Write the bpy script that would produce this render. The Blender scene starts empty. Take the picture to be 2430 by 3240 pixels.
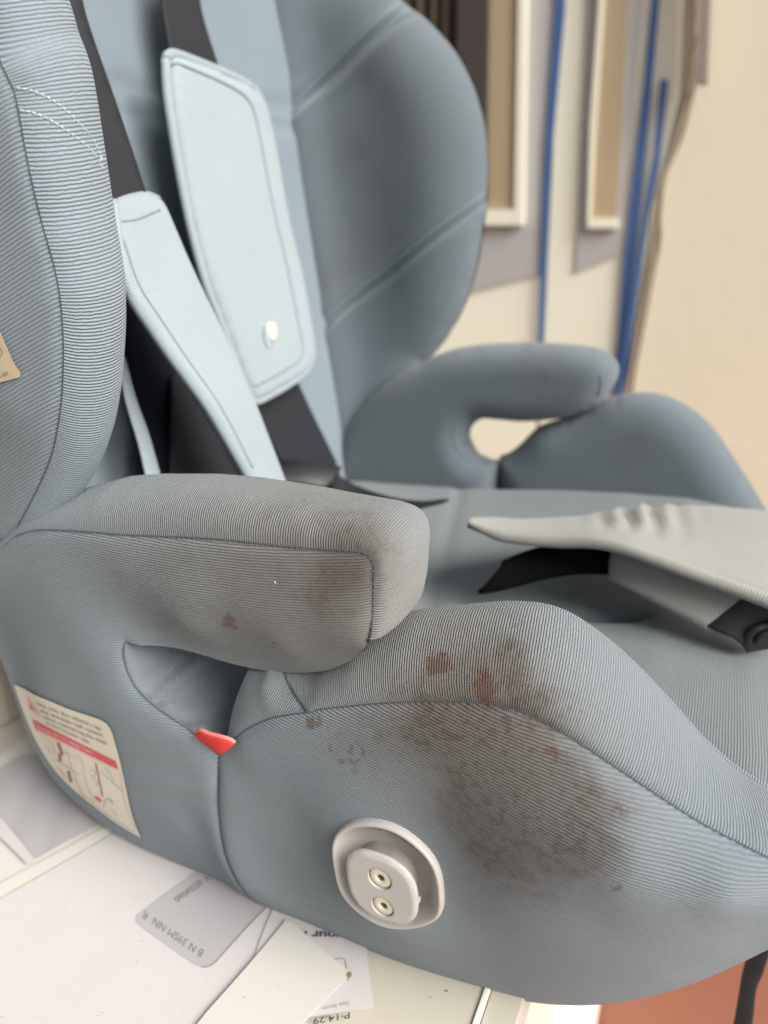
import bpy, math, random
import numpy as np
from mathutils import Vector, geometry, noise
random.seed(4)
SC = bpy.context.scene
COL = SC.collection
# ------------------------------------------------------------------ camera
FPX, CW, CH = 2340.0, 2430, 3240
YAW, PIT = math.radians(24.6), math.radians(20.8)
CAM = np.array([0.0, -0.22, 0.33])
FW = np.array([-math.sin(YAW)*math.cos(PIT), math.cos(YAW)*math.cos(PIT), -math.sin(PIT)])
RT = np.array([math.cos(YAW), math.sin(YAW), 0.0])
UP = np.cross(RT, FW)
cd = bpy.data.cameras.new('camera'); cam = bpy.data.objects.new('camera', cd); COL.objects.link(cam)
from mathutils import Matrix
M = Matrix(((RT[0], UP[0], -FW[0]), (RT[1], UP[1], -FW[1]), (RT[2], UP[2], -FW[2])))
cam.matrix_world = Matrix.Translation(Vector(CAM)) @ M.to_4x4()
cd.sensor_fit = 'VERTICAL'; cd.sensor_height = 9.8; cd.sensor_width = 7.35
cd.lens = 9.8*FPX/CH; cd.clip_start = 0.01; cd.clip_end = 200
cd.dof.use_dof = True; cd.dof.focus_distance = 0.292; cd.dof.aperture_fstop = 1.7
SC.camera = cam
SC.render.resolution_x = 768; SC.render.resolution_y = 1024
# ------------------------------------------------------------------ light
SUN_EL, SUN_AZ = 37.0, 107.0      # azimuth of the sun from +Y towards +X
wd = bpy.data.worlds.new('World'); SC.world = wd; wd.use_nodes = True
nt = wd.node_tree; bg = nt.nodes['Background']
sky = nt.nodes.new('ShaderNodeTexSky'); sky.sky_type = 'NISHITA'; sky.sun_disc = False
sky.sun_elevation = math.radians(SUN_EL); sky.sun_rotation = math.radians(SUN_AZ)
sky.air_density = 1.0; sky.dust_density = 4.0; sky.ozone_density = 1.0
bw = nt.nodes.new('ShaderNodeRGBToBW'); mx = nt.nodes.new('ShaderNodeMix'); mx.data_type = 'RGBA'   # overcast: most of the blue is gone
nt.links.new(sky.outputs[0], bw.inputs[0]); nt.links.new(sky.outputs[0], mx.inputs[6]); nt.links.new(bw.outputs[0], mx.inputs[7]); mx.inputs[0].default_value = .9
nt.links.new(mx.outputs[2], bg.inputs[0]); bg.inputs[1].default_value = 0.078
sl = bpy.data.lights.new('sun', 'SUN'); sl.energy = 3.1; sl.angle = math.radians(40); sl.color = (1.0, .93, .84)
sun = bpy.data.objects.new('sun', sl); COL.objects.link(sun)
e, a = math.radians(SUN_EL), math.radians(SUN_AZ)
sd = Vector((math.sin(a)*math.cos(e), math.cos(a)*math.cos(e), math.sin(e)))
sun.rotation_euler = sd.to_track_quat('Z', 'Y').to_euler()
SC.view_settings.view_transform = 'Standard'; SC.view_settings.look = 'None'
SC.view_settings.exposure = 0.9; SC.view_settings.gamma = 1.0
# ------------------------------------------------------------------ helpers
def ray(px, py): return FW + RT*(px-1215)/FPX - UP*(py-1620)/FPX
def at(px, py, y):
    d = ray(px, py); return CAM + d*(y-CAM[1])/d[1]
def atz(px, py, z=0.0):
    d = ray(px, py); return CAM + d*(z-CAM[2])/d[2]
BX, BS = -0.316, 0.147            # backrest plane: x = BX - BS*z
def atb(px, py, off=0.0):
    d = ray(px, py); t = (BX+off-CAM[0]-BS*CAM[2])/(d[0]+BS*d[2]); return CAM + d*t
def lin(r, g, b):
    f = lambda c: (c/255/12.92 if c/255 <= .04045 else ((c/255+.055)/1.055)**2.4)
    return (f(r), f(g), f(b), 1)
def crom(P, n=None, step=None):
    """Catmull-Rom through P, resampled evenly"""
    P = np.asarray(P, float)
    if len(P) == 2: D = P
    else:
        Q = np.vstack([2*P[0]-P[1], P, 2*P[-1]-P[-2]]); out = []
        for i in range(1, len(Q)-2):
            p0, p1, p2, p3 = Q[i-1:i+3]
            t = np.linspace(0, 1, 24, endpoint=False)[:, None]
            m1, m2 = (p2-p0)/2, (p3-p1)/2
            l = np.linalg.norm(p2-p1); 
            for m_ in (m1, m2):
                k = np.linalg.norm(m_)
                if k > 1.3*l: m_ *= 1.3*l/k
            out.append((2*t**3-3*t**2+1)*p1+(t**3-2*t**2+t)*m1+(-2*t**3+3*t**2)*p2+(t**3-t**2)*m2)
        D = np.vstack(out+[P[-1:]])
    s = np.r_[0, np.cumsum(np.linalg.norm(np.diff(D, axis=0), axis=1))]
    if n is None: n = max(2, int(round(s[-1]/step))+1)
    q = np.linspace(0, s[-1], n)
    return np.stack([np.interp(q, s, D[:, k]) for k in range(D.shape[1])], 1)
def inside(pts, poly):
    x, y = pts[:, 0], pts[:, 1]; r = np.zeros(len(pts), bool); n = len(poly)
    for i in range(n):
        x1, y1 = poly[i]; x2, y2 = poly[(i+1) % n]
        if y1 == y2: continue
        c = ((y1 > y) != (y2 > y)) & (x < (x2-x1)*(y-y1)/(y2-y1)+x1); r ^= c
    return r
def dist(pts, line, closed=False):
    """distance of 2D pts to a dense polyline"""
    L = np.vstack([line, line[:1]]) if closed else line
    best = np.full(len(pts), 1e9)
    for a_, b_ in zip(L[:-1], L[1:]):
        d = b_-a_; q = d@d
        if q < 1e-16: continue
        t = np.clip(((pts-a_)@d)/q, 0, 1)
        w = pts-a_-t[:, None]*d; best = np.minimum(best, np.hypot(w[:, 0], w[:, 1]))
    return best
class TPS:
    def __init__(s, X, v, sm=1e-7):
        X = np.asarray(X, float); v = np.asarray(v, float)
        s.c = X.mean(0); s.k = .1; X = (X-s.c)/s.k
        keep = [0]
        for i in range(1, len(X)):
            if np.min(np.hypot(*(X[keep]-X[i]).T)) > .02: keep.append(i)
        X, v = X[keep], v[keep]; n = len(X)
        K = s.phi(np.hypot(X[:, None, 0]-X[None, :, 0], X[:, None, 1]-X[None, :, 1]))+np.eye(n)*sm*1e4
        P = np.c_[np.ones(n), X]
        A = np.block([[K, P], [P.T, np.zeros((3, 3))]])
        s.w = np.linalg.solve(A, np.r_[v, 0, 0, 0]); s.X = X
    def phi(s, r): return np.where(r > 1e-9, r*r*np.log(np.maximum(r, 1e-9)), 0)
    def __call__(s, Q):
        Q = (np.atleast_2d(Q)-s.c)/s.k; o = np.empty(len(Q))
        for i in range(0, len(Q), 4000):
            q = Q[i:i+4000]
            o[i:i+4000] = s.phi(np.hypot(q[:, None, 0]-s.X[None, :, 0], q[:, None, 1]-s.X[None, :, 1]))@s.w[:-3]+np.c_[np.ones(len(q)), q]@s.w[-3:]
        return o
def tri2d(outer, sp, holes=()):
    outer = np.asarray(outer); mn, mx = outer.min(0), outer.max(0)
    h = sp*math.sqrt(3)/2
    ys = np.arange(mn[1], mx[1], h); g = []
    for i, y in enumerate(ys):
        xs = np.arange(mn[0]+(sp/2 if i % 2 else 0), mx[0], sp); g.append(np.c_[xs, np.full(len(xs), y)])
    g = np.vstack(g); ok = inside(g, outer)
    for hl in holes: ok &= ~inside(g, hl)
    g = g[ok]; d = dist(g, outer, True)
    for hl in holes: d = np.minimum(d, dist(g, hl, True))
    g = g[d > sp*.45]
    pts = [outer]+[np.asarray(h_) for h_ in holes]+[g]; P = np.vstack(pts); ed = []; o = 0
    for p in pts[:-1]:
        n = len(p); ed += [(o+i, o+(i+1) % n) for i in range(n)]; o += n
    S = 1000.0
    r = geometry.delaunay_2d_cdt([Vector((p[0]*S, p[1]*S)) for p in P], ed, [], 0, 1e-4)
    V = np.array([[v.x/S, v.y/S] for v in r[0]]); T = [tuple(f) for f in r[2]]
    cen = np.array([V[list(f)].mean(0) for f in T]); ok = inside(cen, outer)
    for hl in holes: ok &= ~inside(cen, hl)
    T = [f for f, k in zip(T, ok) if k]
    return V, T
def mkobj(name, V, F, mat, parent=None, uv=None, soil=None, smooth=True, kind=None):
    me = bpy.data.meshes.new(name); me.from_pydata([tuple(map(float, v)) for v in V], [], [tuple(int(i) for i in f) for f in F])
    if uv is not None:
        ul = me.uv_layers.new(name='UVMap'); idx = np.empty(len(me.loops), int); me.loops.foreach_get('vertex_index', idx)
        ul.data.foreach_set('uv', np.asarray(uv, float)[idx].ravel())
    if soil is not None:
        ca = me.color_attributes.new('soil', 'FLOAT_COLOR', 'POINT')
        c = np.ones((len(V), 4)); c[:, :soil.shape[1]] = soil; ca.data.foreach_set('color', c.ravel())
    if smooth: me.polygons.foreach_set('use_smooth', [True]*len(me.polygons))
    me.materials.append(mat); me.update()
    o = bpy.data.objects.new(name, me); COL.objects.link(o)
    if parent is not None: o.parent = parent
    if kind: o['kind'] = kind
    return o
def tag(o, label=None, cat=None, group=None, kind=None):
    if label: o['label'] = label
    if cat: o['category'] = cat
    if group: o['group'] = group
    if kind: o['kind'] = kind
    return o
def thing(name, label, cat, group=None, loc=(0, 0, 0)):
    o = bpy.data.objects.new(name, None); COL.objects.link(o); o.empty_display_size = .05; o.location = loc
    return tag(o, label, cat, group)
def box(name, lo, hi, mat, parent=None, bev=0.0, seg=2):
    import bmesh
    bm = bmesh.new(); bmesh.ops.create_cube(bm, size=1)
    for v in bm.verts:
        v.co = Vector([lo[k]+(v.co[k]+.5)*(hi[k]-lo[k]) for k in range(3)])
    if bev: bmesh.ops.bevel(bm, geom=bm.edges[:], offset=bev, segments=seg, affect='EDGES', profile=.6)
    me = bpy.data.meshes.new(name); bm.to_mesh(me); bm.free(); me.materials.append(mat)
    o = bpy.data.objects.new(name, me); COL.objects.link(o)
    if parent is not None: o.parent = parent
    return o
# stains and some shade on the cloth: (px, py, y, radius in m, amount) -> 3D spots
def spots(L): return [(at(p[0], p[1], p[2]), p[3], p[4]) for p in L]
RUST = spots([(1385, 2105, .02, .005, 1.2), (1400, 2085, .02, .003, 1), (1530, 2165, .015, .0055, 1), (1545, 2195, .01, .004, .9), (1420, 2130, .02, .002, .7),
              (1752, 2385, .0, .003, .8), (1110, 2400, .0, .007, .6), (1060, 2370, .0, .004, .5), (985, 2290, .0, .003, 1.1), (1005, 2275, .0, .002, .9), (1822, 2260, .01, .0035, .6),
              (1950, 2780, -.005, .004, .6), (1960, 2560, -.0, .003, .7), (1525, 2800, -.01, .003, .6), (1540, 2225, .005, .004, .9), (1260, 2330, 0, .004, .3),
              (725, 1962, -.002, .0028, 1.2), (740, 1985, -.002, .002, .9), (1312, 1795, .01, .0018, .9), (868, 2040, 0, .002, .5), (1020, 1880, 0, .002, .35),
              (1850, 2700, -.01, .0035, .6), (1780, 2790, -.01, .003, .5), (2010, 2640, 0, .002, .5), (1680, 2235, .01, .003, .6), (1585, 2075, .02, .004, .4)])
GRIME_AND_SHADE = spots([(1400, 2290, 0, .012, .8), (1500, 2380, 0, .017, 1.0), (1620, 2450, -.005, .020, 1.0), (1560, 2530, -.005, .016, .9), (1680, 2580, -.01, .018, .9), (1770, 2640, -.01, .014, .8),
               (1640, 2690, -.01, .015, .75), (1500, 2560, -.01, .012, .5), (1860, 2590, -.01, .014, .5), (1900, 2720, -.01, .012, .35), (1280, 2260, 0, .013, .45), (1750, 2500, 0, .015, .7), (1250, 2350, 0, .014, .3), (1120, 2350, 0, .012, .25),
               (1500, 2120, .015, .018, .5), (1400, 2190, .01, .016, .5), (1600, 2150, .02, .014, .45), (1130, 1780, 0, .014, .5), (1060, 1900, 0, .018, .4), (1150, 1690, .01, .018, .45), (1000, 1760, 0, .02, .3), (950, 1600, .02, .03, .25), (1620, 2010, .03, .012, .35),
               (500, 1800, 0, .03, .15), (700, 1900, 0, .03, .2), (910, 2200, .02, .006, .4), (1700, 2260, .01, .012, .5), (1520, 2700, -.01, .012, .3), (1163, 248, .415, .009, .5), (1142, 468, .415, .010, .5), (1080, 820, .415, .05, .22), (1150, 480, .415, .05, .15), (2010, 1420, .41, .02, .3), (1700, 1180, .40, .03, .25)])  # wide far-wing spots: dirt plus the wing's shade, put into the colour
WORN = spots([(700, 1600, .02, .05, .55), (1100, 1800, .0, .05, .75), (800, 1900, .0, .04, .55), (1500, 2100, .02, .04, .8), (1300, 2050, .02, .03, .6), (1500, 2450, 0, .04, .5), (1900, 2500, 0, .03, .3), (350, 1620, .02, .03, .25)])
def soil(P):
    P = np.asarray(P); o = np.zeros((len(P), 3))
    for k, S in enumerate((RUST, [(c_, r_*.86, a2) for c_, r_, a2 in GRIME_AND_SHADE], WORN)):
        for c, r, a_ in S:
            dv = (c-CAM); L_ = np.linalg.norm(dv); dv = dv/L_; w = P-CAM; t_ = w@dv; d2 = (w**2).sum(1)-t_**2+np.maximum(0, np.abs(t_-L_)-.03)**2; o[:, k] = np.maximum(o[:, k], a_*np.exp(-d2/(r*r)*.9)) if k == 0 else o[:, k]+a_*np.exp(-d2/(r*r)*.9)
    return np.clip(o, 0, 1.5)
NULL3 = lambda P: np.zeros((len(P), 3))
class Surf: pass
def sheet(name, segs, ctrl, mat, sp=.0025, sgn=-1, puff=(.0025, .004), ang=0.0, warp=None, parent=None, axis='y', extra=None, dosoil=False, grooves=(), holes=(), link=True):
    """cloth panel: outline segments [(pts3d, seam?)], interior control points; the surface is y = f(x, z)"""
    ax = {'y': ([0, 2], 1), 'z': ([0, 1], 2), 'x': ([1, 2], 0)}[axis]
    ol, seams = [], []
    for pts, seam in segs:
        c = crom([np.asarray(p) for p in pts], step=sp*.9)
        ol.append(c[:-1]);
        if seam: seams.append(c[:, ax[0]])
    for pts, seam in holes:
        pass
    O = np.vstack(ol); H = []; Hall = []
    for pts, seam in holes:
        c = crom([np.asarray(p) for p in pts], step=sp*.9)[:-1]; H.append(c[:, ax[0]]); Hall.append(c)
        if seam: seams.append(np.vstack([c, c[:1]])[:, ax[0]])
    V2, T = tri2d(O[:, ax[0]], sp, H)
    st = max(1, len(O)//70)
    cp = np.vstack([O[::st]]+[h[::4] for h in Hall]+([np.array(ctrl)] if len(ctrl) else []))
    f = TPS(cp[:, ax[0]], cp[:, ax[1]])
    y = f(V2)
    if seams and puff[0]:
        d = np.min([dist(V2, s) for s in seams], axis=0)
        y = y + sgn*puff[0]*(1-np.exp(-d/puff[1])) - sgn*.0004
    for line, dep, wid in grooves:
        c = crom([np.asarray(p) for p in line], step=sp)[:, ax[0]]
        d = dist(V2, c); y = y - sgn*dep*np.exp(-(d/wid)**2)
    if extra: y = y + sgn*extra(V2)
    P = np.zeros((len(V2), 3)); P[:, ax[0]] = V2; P[:, ax[1]] = y
    ca, sa = math.cos(ang), math.sin(ang)
    u = V2[:, 0]*ca+V2[:, 1]*sa; v = -V2[:, 0]*sa+V2[:, 1]*ca
    if warp: v = v+warp(V2[:, 0], V2[:, 1])
    # make faces point outwards
    q = P[list(T[0])]; nn = np.cross(q[1]-q[0], q[2]-q[0])[ax[1]]
    if nn*sgn < 0: T = [t[::-1] for t in T]
    o = mkobj(name, P, T, mat, parent, np.c_[u, v]*1000, soil(P) if dosoil else NULL3(P)) if link else None
    s = Surf(); s.f = f; s.sgn = sgn; s.obj = o; s.puff = puff[0]; s.ax = ax
    def on(px, py, off=.0003):
        Y = 0.0
        for _ in range(8):
            p = at(px, py, Y); Y = float(f(np.array([[p[0], p[2]]]))[0])+sgn*(puff[0]+off)
        return at(px, py, Y)
    s.on = on
    return s
def strip(name, A, B, mat, h=0.0, hint=(0, 0, 1), n=None, m=14, p=2.3, parent=None, step=.002, pinch=(0, .003), uvswap=True, shear=0.0, dosoil=False, prof=None, jitter=0.0, closed=False):
    """panel between two rails with a rounded cross-section; h may be a list (interpolated along the rail)"""
    par = np.r_[0, np.cumsum(np.linalg.norm(np.diff(np.asarray(A, float), axis=0), axis=1))]; par = par/par[-1]
    A = crom(A, n=n, step=step); n = len(A); B = crom(B, n=n)
    h = np.interp(np.linspace(0, 1, n), par if (hasattr(h, '__len__') and len(h) == len(par)) else np.linspace(0, 1, max(1, len(h)) if hasattr(h, '__len__') else 1), h if hasattr(h, '__len__') else [h])
    T = np.gradient(A+B, axis=0); T /= np.linalg.norm(T, axis=1)[:, None]+1e-12
    W = B-A; N = np.cross(T, W); N /= np.linalg.norm(N, axis=1)[:, None]+1e-12
    hint = np.asarray(hint(np.linspace(0, 1, n)) if callable(hint) else np.tile(hint, (n, 1)))
    sg = np.sign((N*hint).sum(1)); sg[sg == 0] = 1
    N = N*sg[:, None]
    # smooth the normals along the rail
    for _ in range(3): N[1:-1] = (N[:-2]+2*N[1:-1]+N[2:])/4
    N /= np.linalg.norm(N, axis=1)[:, None]
    s = (1-np.cos(np.linspace(0, math.pi, m)))/2
    g = prof(s) if prof else (1-np.abs(2*s-1)**p)**(1/p)
    P = A[:, None]+W[:, None]*s[None, :, None]+N[:, None]*(h[:, None]*g[None])[:, :, None]
    la = np.r_[0, np.cumsum(np.linalg.norm(np.diff((A+B)/2+N*h[:, None], axis=0), axis=1))]
    lv = np.concatenate([np.zeros((n, 1)), np.cumsum(np.linalg.norm(np.diff(P, axis=1), axis=2), axis=1)], 1)
    if uvswap: U = lv; Vv = np.repeat(la[:, None], m, 1)+shear*lv
    else: U = np.repeat(la[:, None], m, 1); Vv = lv
    if jitter:
        for i in range(n):
            for j in range(1, m-1):
                P[i, j] += N[i]*jitter*noise.noise(Vector(P[i, j]*60))
    F = []
    for i in range(n-1):
        for j in range(m-1):
            a0 = i*m+j; F.append((a0, a0+1, a0+m+1, a0+m))
    P = P.reshape(-1, 3)
    k = (n//2)*m+m//2; q = P[[k, k+1, k+m+1]]
    if np.dot(np.cross(q[1]-q[0], q[2]-q[0]), N[n//2]) < 0: F = [f_[::-1] for f_ in F]
    o = mkobj(name, P, F, mat, parent, np.c_[U.ravel(), Vv.ravel()]*1000, soil(P) if dosoil else NULL3(P))
    return o
def solid(o, th, off=0.0):
    md = o.modifiers.new('solid', 'SOLIDIFY'); md.thickness = th; md.offset = off; md.use_even_offset = False
    return o
def bevelmod(o, w, s=2):
    md = o.modifiers.new('bevel', 'BEVEL'); md.width = w; md.segments = s; md.limit_method = 'ANGLE'; return o
def tube(name, P, r, mat, parent=None, step=.002, k=8, kind=None, rf=None):
    P = crom(P, step=step); n = len(P); T = np.gradient(P, axis=0); T /= np.linalg.norm(T, axis=1)[:, None]
    a0 = np.cross(T, [0, 0, 1.0]); bad = np.linalg.norm(a0, axis=1) < .1; a0[bad] = np.cross(T[bad], [0, 1.0, 0]); a0 /= np.linalg.norm(a0, axis=1)[:, None]
    b0 = np.cross(T, a0); V = []; F = []; uv = []
    L = np.r_[0, np.cumsum(np.linalg.norm(np.diff(P, axis=0), axis=1))]
    for i in range(n):
        rr = r*(rf(i/(n-1)) if rf else 1)
        for j in range(k):
            t = 2*math.pi*j/k; V.append(P[i]+rr*(math.cos(t)*a0[i]+math.sin(t)*b0[i])); uv.append((r*t*1000, L[i]*1000))
    for i in range(n-1):
        for j in range(k): F.append((i*k+j, i*k+(j+1) % k, (i+1)*k+(j+1) % k, (i+1)*k+j))
    F.append(tuple(range(k))[::-1]); F.append(tuple((n-1)*k+j for j in range(k)))
    return mkobj(name, V, F, mat, parent, uv, np.zeros((len(V), 3)), kind=kind)
# ------------------------------------------------------------------ materials
def mat(name):
    m = bpy.data.materials.new(name); m.use_nodes = True; t = m.node_tree; return m, t, t.nodes['Principled BSDF']
def N_(t, ty, **kw):
    n = t.nodes.new(ty)
    for k, v in kw.items(): setattr(n, k, v)
    return n
def mth(t, op, a_, b_=None, c_=None):
    n = t.nodes.new('ShaderNodeMath'); n.operation = op
    for i, v in enumerate((a_, b_, c_)):
        if v is None: continue
        if isinstance(v, (int, float)): n.inputs[i].default_value = v
        else: t.links.new(v, n.inputs[i])
    return n.outputs[0]
def mixc(t, f, a_, b_, mode='MIX'):
    n = t.nodes.new('ShaderNodeMix'); n.data_type = 'RGBA'; n.blend_type = mode
    for s, v in ((n.inputs[0], f), (n.inputs[6], a_), (n.inputs[7], b_)):
        if isinstance(v, (int, float)): s.default_value = v
        elif isinstance(v, tuple): s.default_value = v
        else: t.links.new(v, s)
    return n.outputs[2]
def fabric(name, base, pitch=1.1, depth=.0006, contrast=.33, sheen=.2, soft=1.0):
    m, t, b = mat(name); L = t.links.new
    uv = N_(t, 'ShaderNodeUVMap'); uv.uv_map = 'UVMap'
    tc = N_(t, 'ShaderNodeTexCoord')
    n1 = N_(t, 'ShaderNodeTexNoise'); n1.inputs['Scale'].default_value = .35; n1.inputs['Detail'].default_value = 3; L(uv.outputs[0], n1.inputs[0])
    sp = N_(t, 'ShaderNodeSeparateXYZ'); L(uv.outputs[0], sp.inputs[0])
    w = mth(t, 'MULTIPLY', mth(t, 'SUBTRACT', n1.outputs[0], .5), .55*pitch)
    v = mth(t, 'ADD', sp.outputs[1], w)
    ph = mth(t, 'MULTIPLY', v, 2*math.pi/pitch)
    rib = mth(t, 'MULTIPLY_ADD', mth(t, 'SINE', ph), .5, .5)
    rib = mth(t, 'POWER', rib, .6)
    # knitted cords: short slanted stitches along each rib
    st = mth(t, 'MULTIPLY_ADD', mth(t, 'SINE', mth(t, 'ADD', mth(t, 'MULTIPLY', sp.outputs[0], 2*math.pi/(.62*pitch)), mth(t, 'MULTIPLY', ph, 1.0))), .5, .5)
    n2 = N_(t, 'ShaderNodeTexNoise'); n2.inputs['Scale'].default_value = 2.6; n2.inputs['Detail'].default_value = 4; L(uv.outputs[0], n2.inputs[0])
    hgt = mth(t, 'ADD', mth(t, 'ADD', mth(t, 'MULTIPLY', rib, .8), mth(t, 'MULTIPLY', st, .14)), mth(t, 'MULTIPLY', n2.outputs[0], .22))
    bp = N_(t, 'ShaderNodeBump'); bp.inputs['Strength'].default_value = soft; bp.inputs['Distance'].default_value = depth
    L(hgt, bp.inputs['Height']); L(bp.outputs[0], b.inputs['Normal'])
    # rib shading put into the colour: grooves between the ribs are darkened
    r, g, bl, _ = base
    dark = (r*.50, g*.52, bl*.56, 1); lite = (min(1, r*1.12), min(1, g*1.11), min(1, bl*1.10), 1)
    c = mixc(t, mth(t, 'MULTIPLY_ADD', rib, contrast, 1-contrast), dark, lite)
    n3 = N_(t, 'ShaderNodeTexNoise'); n3.inputs['Scale'].default_value = 28; n3.inputs['Detail'].default_value = 5; L(tc.outputs['Object'], n3.inputs[0])
    c = mixc(t, mth(t, 'MULTIPLY', n3.outputs[0], .35), c, (r*.78, g*.78, bl*.78, 1))
    # flecks in the yarn
    n4 = N_(t, 'ShaderNodeTexNoise'); n4.inputs['Scale'].default_value = 1500; n4.inputs['Detail'].default_value = 2; L(tc.outputs['Object'], n4.inputs[0])
    c = mixc(t, mth(t, 'MULTIPLY', mth(t, 'SUBTRACT', n4.outputs[0], .45), .9), c, (min(1, r*1.5), min(1, g*1.5), min(1, bl*1.5), 1))
    # soil
    at_ = N_(t, 'ShaderNodeAttribute'); at_.attribute_name = 'soil'; ss = N_(t, 'ShaderNodeSeparateColor'); L(at_.outputs['Color'], ss.inputs[0])
    mp = N_(t, 'ShaderNodeMapping'); mp.inputs['Scale'].default_value = (.16, .26, 1); L(uv.outputs[0], mp.inputs[0])
    nw = N_(t, 'ShaderNodeTexNoise'); nw.inputs['Scale'].default_value = 52; nw.inputs['Detail'].default_value = 8; nw.inputs['Roughness'].default_value = .62; nw.inputs['Distortion'].default_value = 1.0; L(tc.outputs['Object'], nw.inputs[0])
    c = mixc(t, mth(t, 'MULTIPLY', ss.outputs[2], .42), c, lin(128, 124, 118) if base[0] < .4 else lin(165, 160, 152))
    ng = N_(t, 'ShaderNodeTexNoise'); ng.inputs['Scale'].default_value = 1.6; ng.inputs['Detail'].default_value = 9; ng.inputs['Roughness'].default_value = .7; ng.inputs['Distortion'].default_value = .6; L(mp.outputs[0], ng.inputs[0])
    gm = mth(t, 'MULTIPLY', ss.outputs[1], mth(t, 'ADD', mth(t, 'MULTIPLY_ADD', ng.outputs[0], 3.4, -1.72), mth(t, 'MULTIPLY_ADD', nw.outputs[0], 2.2, -1.12))); 
    cl = N_(t, 'ShaderNodeClamp'); L(gm, cl.inputs[0]); cl.inputs[2].default_value = .52
    film = N_(t, 'ShaderNodeClamp'); L(mth(t, 'MULTIPLY', ss.outputs[1], mth(t, 'MULTIPLY_ADD', nw.outputs[0], 1.7, -.16)), film.inputs[0]); film.inputs[2].default_value = .68
    c = mixc(t, film.outputs[0], c, lin(86, 77, 70))
    c = mixc(t, cl.outputs[0], c, lin(66, 54, 45))
    nr = N_(t, 'ShaderNodeTexNoise'); nr.inputs['Scale'].default_value = 190; nr.inputs['Detail'].default_value = 7; nr.inputs['Roughness'].default_value = .72; nr.inputs['Distortion'].default_value = 1.2; L(tc.outputs['Object'], nr.inputs[0])
    rm = mth(t, 'MULTIPLY', mth(t, 'SUBTRACT', mth(t, 'ADD', mth(t, 'MULTIPLY', ss.outputs[0], .70), mth(t, 'MULTIPLY', nr.outputs[0], 1.9)), 1.28), 4.0)
    rm = mth(t, 'MULTIPLY', rm, mth(t, 'MINIMUM', mth(t, 'MULTIPLY', ss.outputs[0], 3.0), 1.0))
    cr = N_(t, 'ShaderNodeClamp'); L(rm, cr.inputs[0]); cr.inputs[2].default_value = .66
    c = mixc(t, cr.outputs[0], c, lin(88, 58, 40))
    L(c, b.inputs['Base Color'])
    b.inputs['Roughness'].default_value = .88; b.inputs['Sheen Weight'].default_value = sheen; b.inputs['Sheen Roughness'].default_value = .5
    b.inputs['Specular IOR Level'].default_value = .2
    return m
def plain(name, col, rough=.5, nscale=0, namt=.0, bump=0.0, bscale=300, spec=.5, col2=None, sheen=0, cdetail=4):
    m, t, b = mat(name); L = t.links.new; tc = N_(t, 'ShaderNodeTexCoord')
    b.inputs['Roughness'].default_value = rough; b.inputs['Specular IOR Level'].default_value = spec; b.inputs['Sheen Weight'].default_value = sheen
    if nscale:
        n = N_(t, 'ShaderNodeTexNoise'); n.inputs['Scale'].default_value = nscale; n.inputs['Detail'].default_value = cdetail; L(tc.outputs['Object'], n.inputs[0])
        c2 = col2 or (col[0]*.7, col[1]*.7, col[2]*.7, 1)
        L(mixc(t, mth(t, 'MULTIPLY', n.outputs[0], namt), col, c2), b.inputs['Base Color'])
    else: b.inputs['Base Color'].default_value = col
    if bump:
        n = N_(t, 'ShaderNodeTexNoise'); n.inputs['Scale'].default_value = bscale; n.inputs['Detail'].default_value = 4; L(tc.outputs['Object'], n.inputs[0])
        bp = N_(t, 'ShaderNodeBump'); bp.inputs['Distance'].default_value = bump; bp.inputs['Strength'].default_value = 1; L(n.outputs[0], bp.inputs['Height']); L(bp.outputs[0], b.inputs['Normal'])
    return m
FAB = lin(120, 131, 139)
M_cloth = fabric('ribbed_cloth', FAB)
M_wing = fabric('ribbed_cloth_wing', lin(127, 141, 150), pitch=1.4, depth=.0007, contrast=.32)
M_side = fabric('ribbed_cloth_side', FAB, pitch=1.15, contrast=.55)
M_pan = fabric('ribbed_cloth_pan', lin(106, 114, 118), pitch=1.2, contrast=.2, depth=.0003)
M_back = fabric('ribbed_cloth_back', lin(119, 134, 145), pitch=1.2, contrast=.12)
M_far = fabric('ribbed_cloth_far_shaded', lin(98, 109, 117), pitch=1.3, contrast=.4)  # same cloth made darker: shade of the far side put into the colour
M_pad = fabric('pale_pad_cloth', lin(141, 153, 160), pitch=1.5, contrast=.2, depth=.0003)
M_padg = fabric('grey_pad_cloth', lin(142, 143, 140), pitch=1.5, contrast=.12, depth=.0002)
M_web = plain('black_webbing', lin(36, 38, 43), .75, 900, .5, .0002, 900, .3)
M_dark = plain('dark_sheet', lin(24, 28, 36), .9, 60, .5, spec=.15)
M_thread = plain('thread', lin(92, 106, 118), .8)
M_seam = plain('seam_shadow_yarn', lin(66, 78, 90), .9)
M_threadl = plain('pale_thread', lin(186, 206, 210), .8)
M_plast = plain('grey_plastic', lin(178, 175, 173), .45, 160, .5, .00006, 500, .4, lin(160, 155, 149))
M_plast2 = plain('black_plastic', lin(38, 37, 40), .45)
M_screw = plain('painted_screw', lin(214, 208, 192), .45, 900, .6, .00008, 900, .5, lin(190, 178, 150))
M_socket = plain('screw_socket', lin(150, 152, 144), .35)
M_socket.node_tree.nodes['Principled BSDF'].inputs['Metallic'].default_value = .7
M_red = plain('red_tag', lin(200, 62, 56), .8, 300, .3, .0001, 900, .2)
M_redin = plain('red_tag_edge', lin(214, 128, 128), .8, 1500, .6)
M_label = plain('label_cloth', lin(208, 200, 186), .6, 80, .15)
M_labelt = plain('label_tan', lin(194, 178, 154), .7, 180, .6, col2=lin(172, 152, 128))
M_ink = plain('ink_grey', lin(112, 112, 106), .7)
M_inkd = plain('ink_dark', lin(74, 74, 78), .7)
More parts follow.
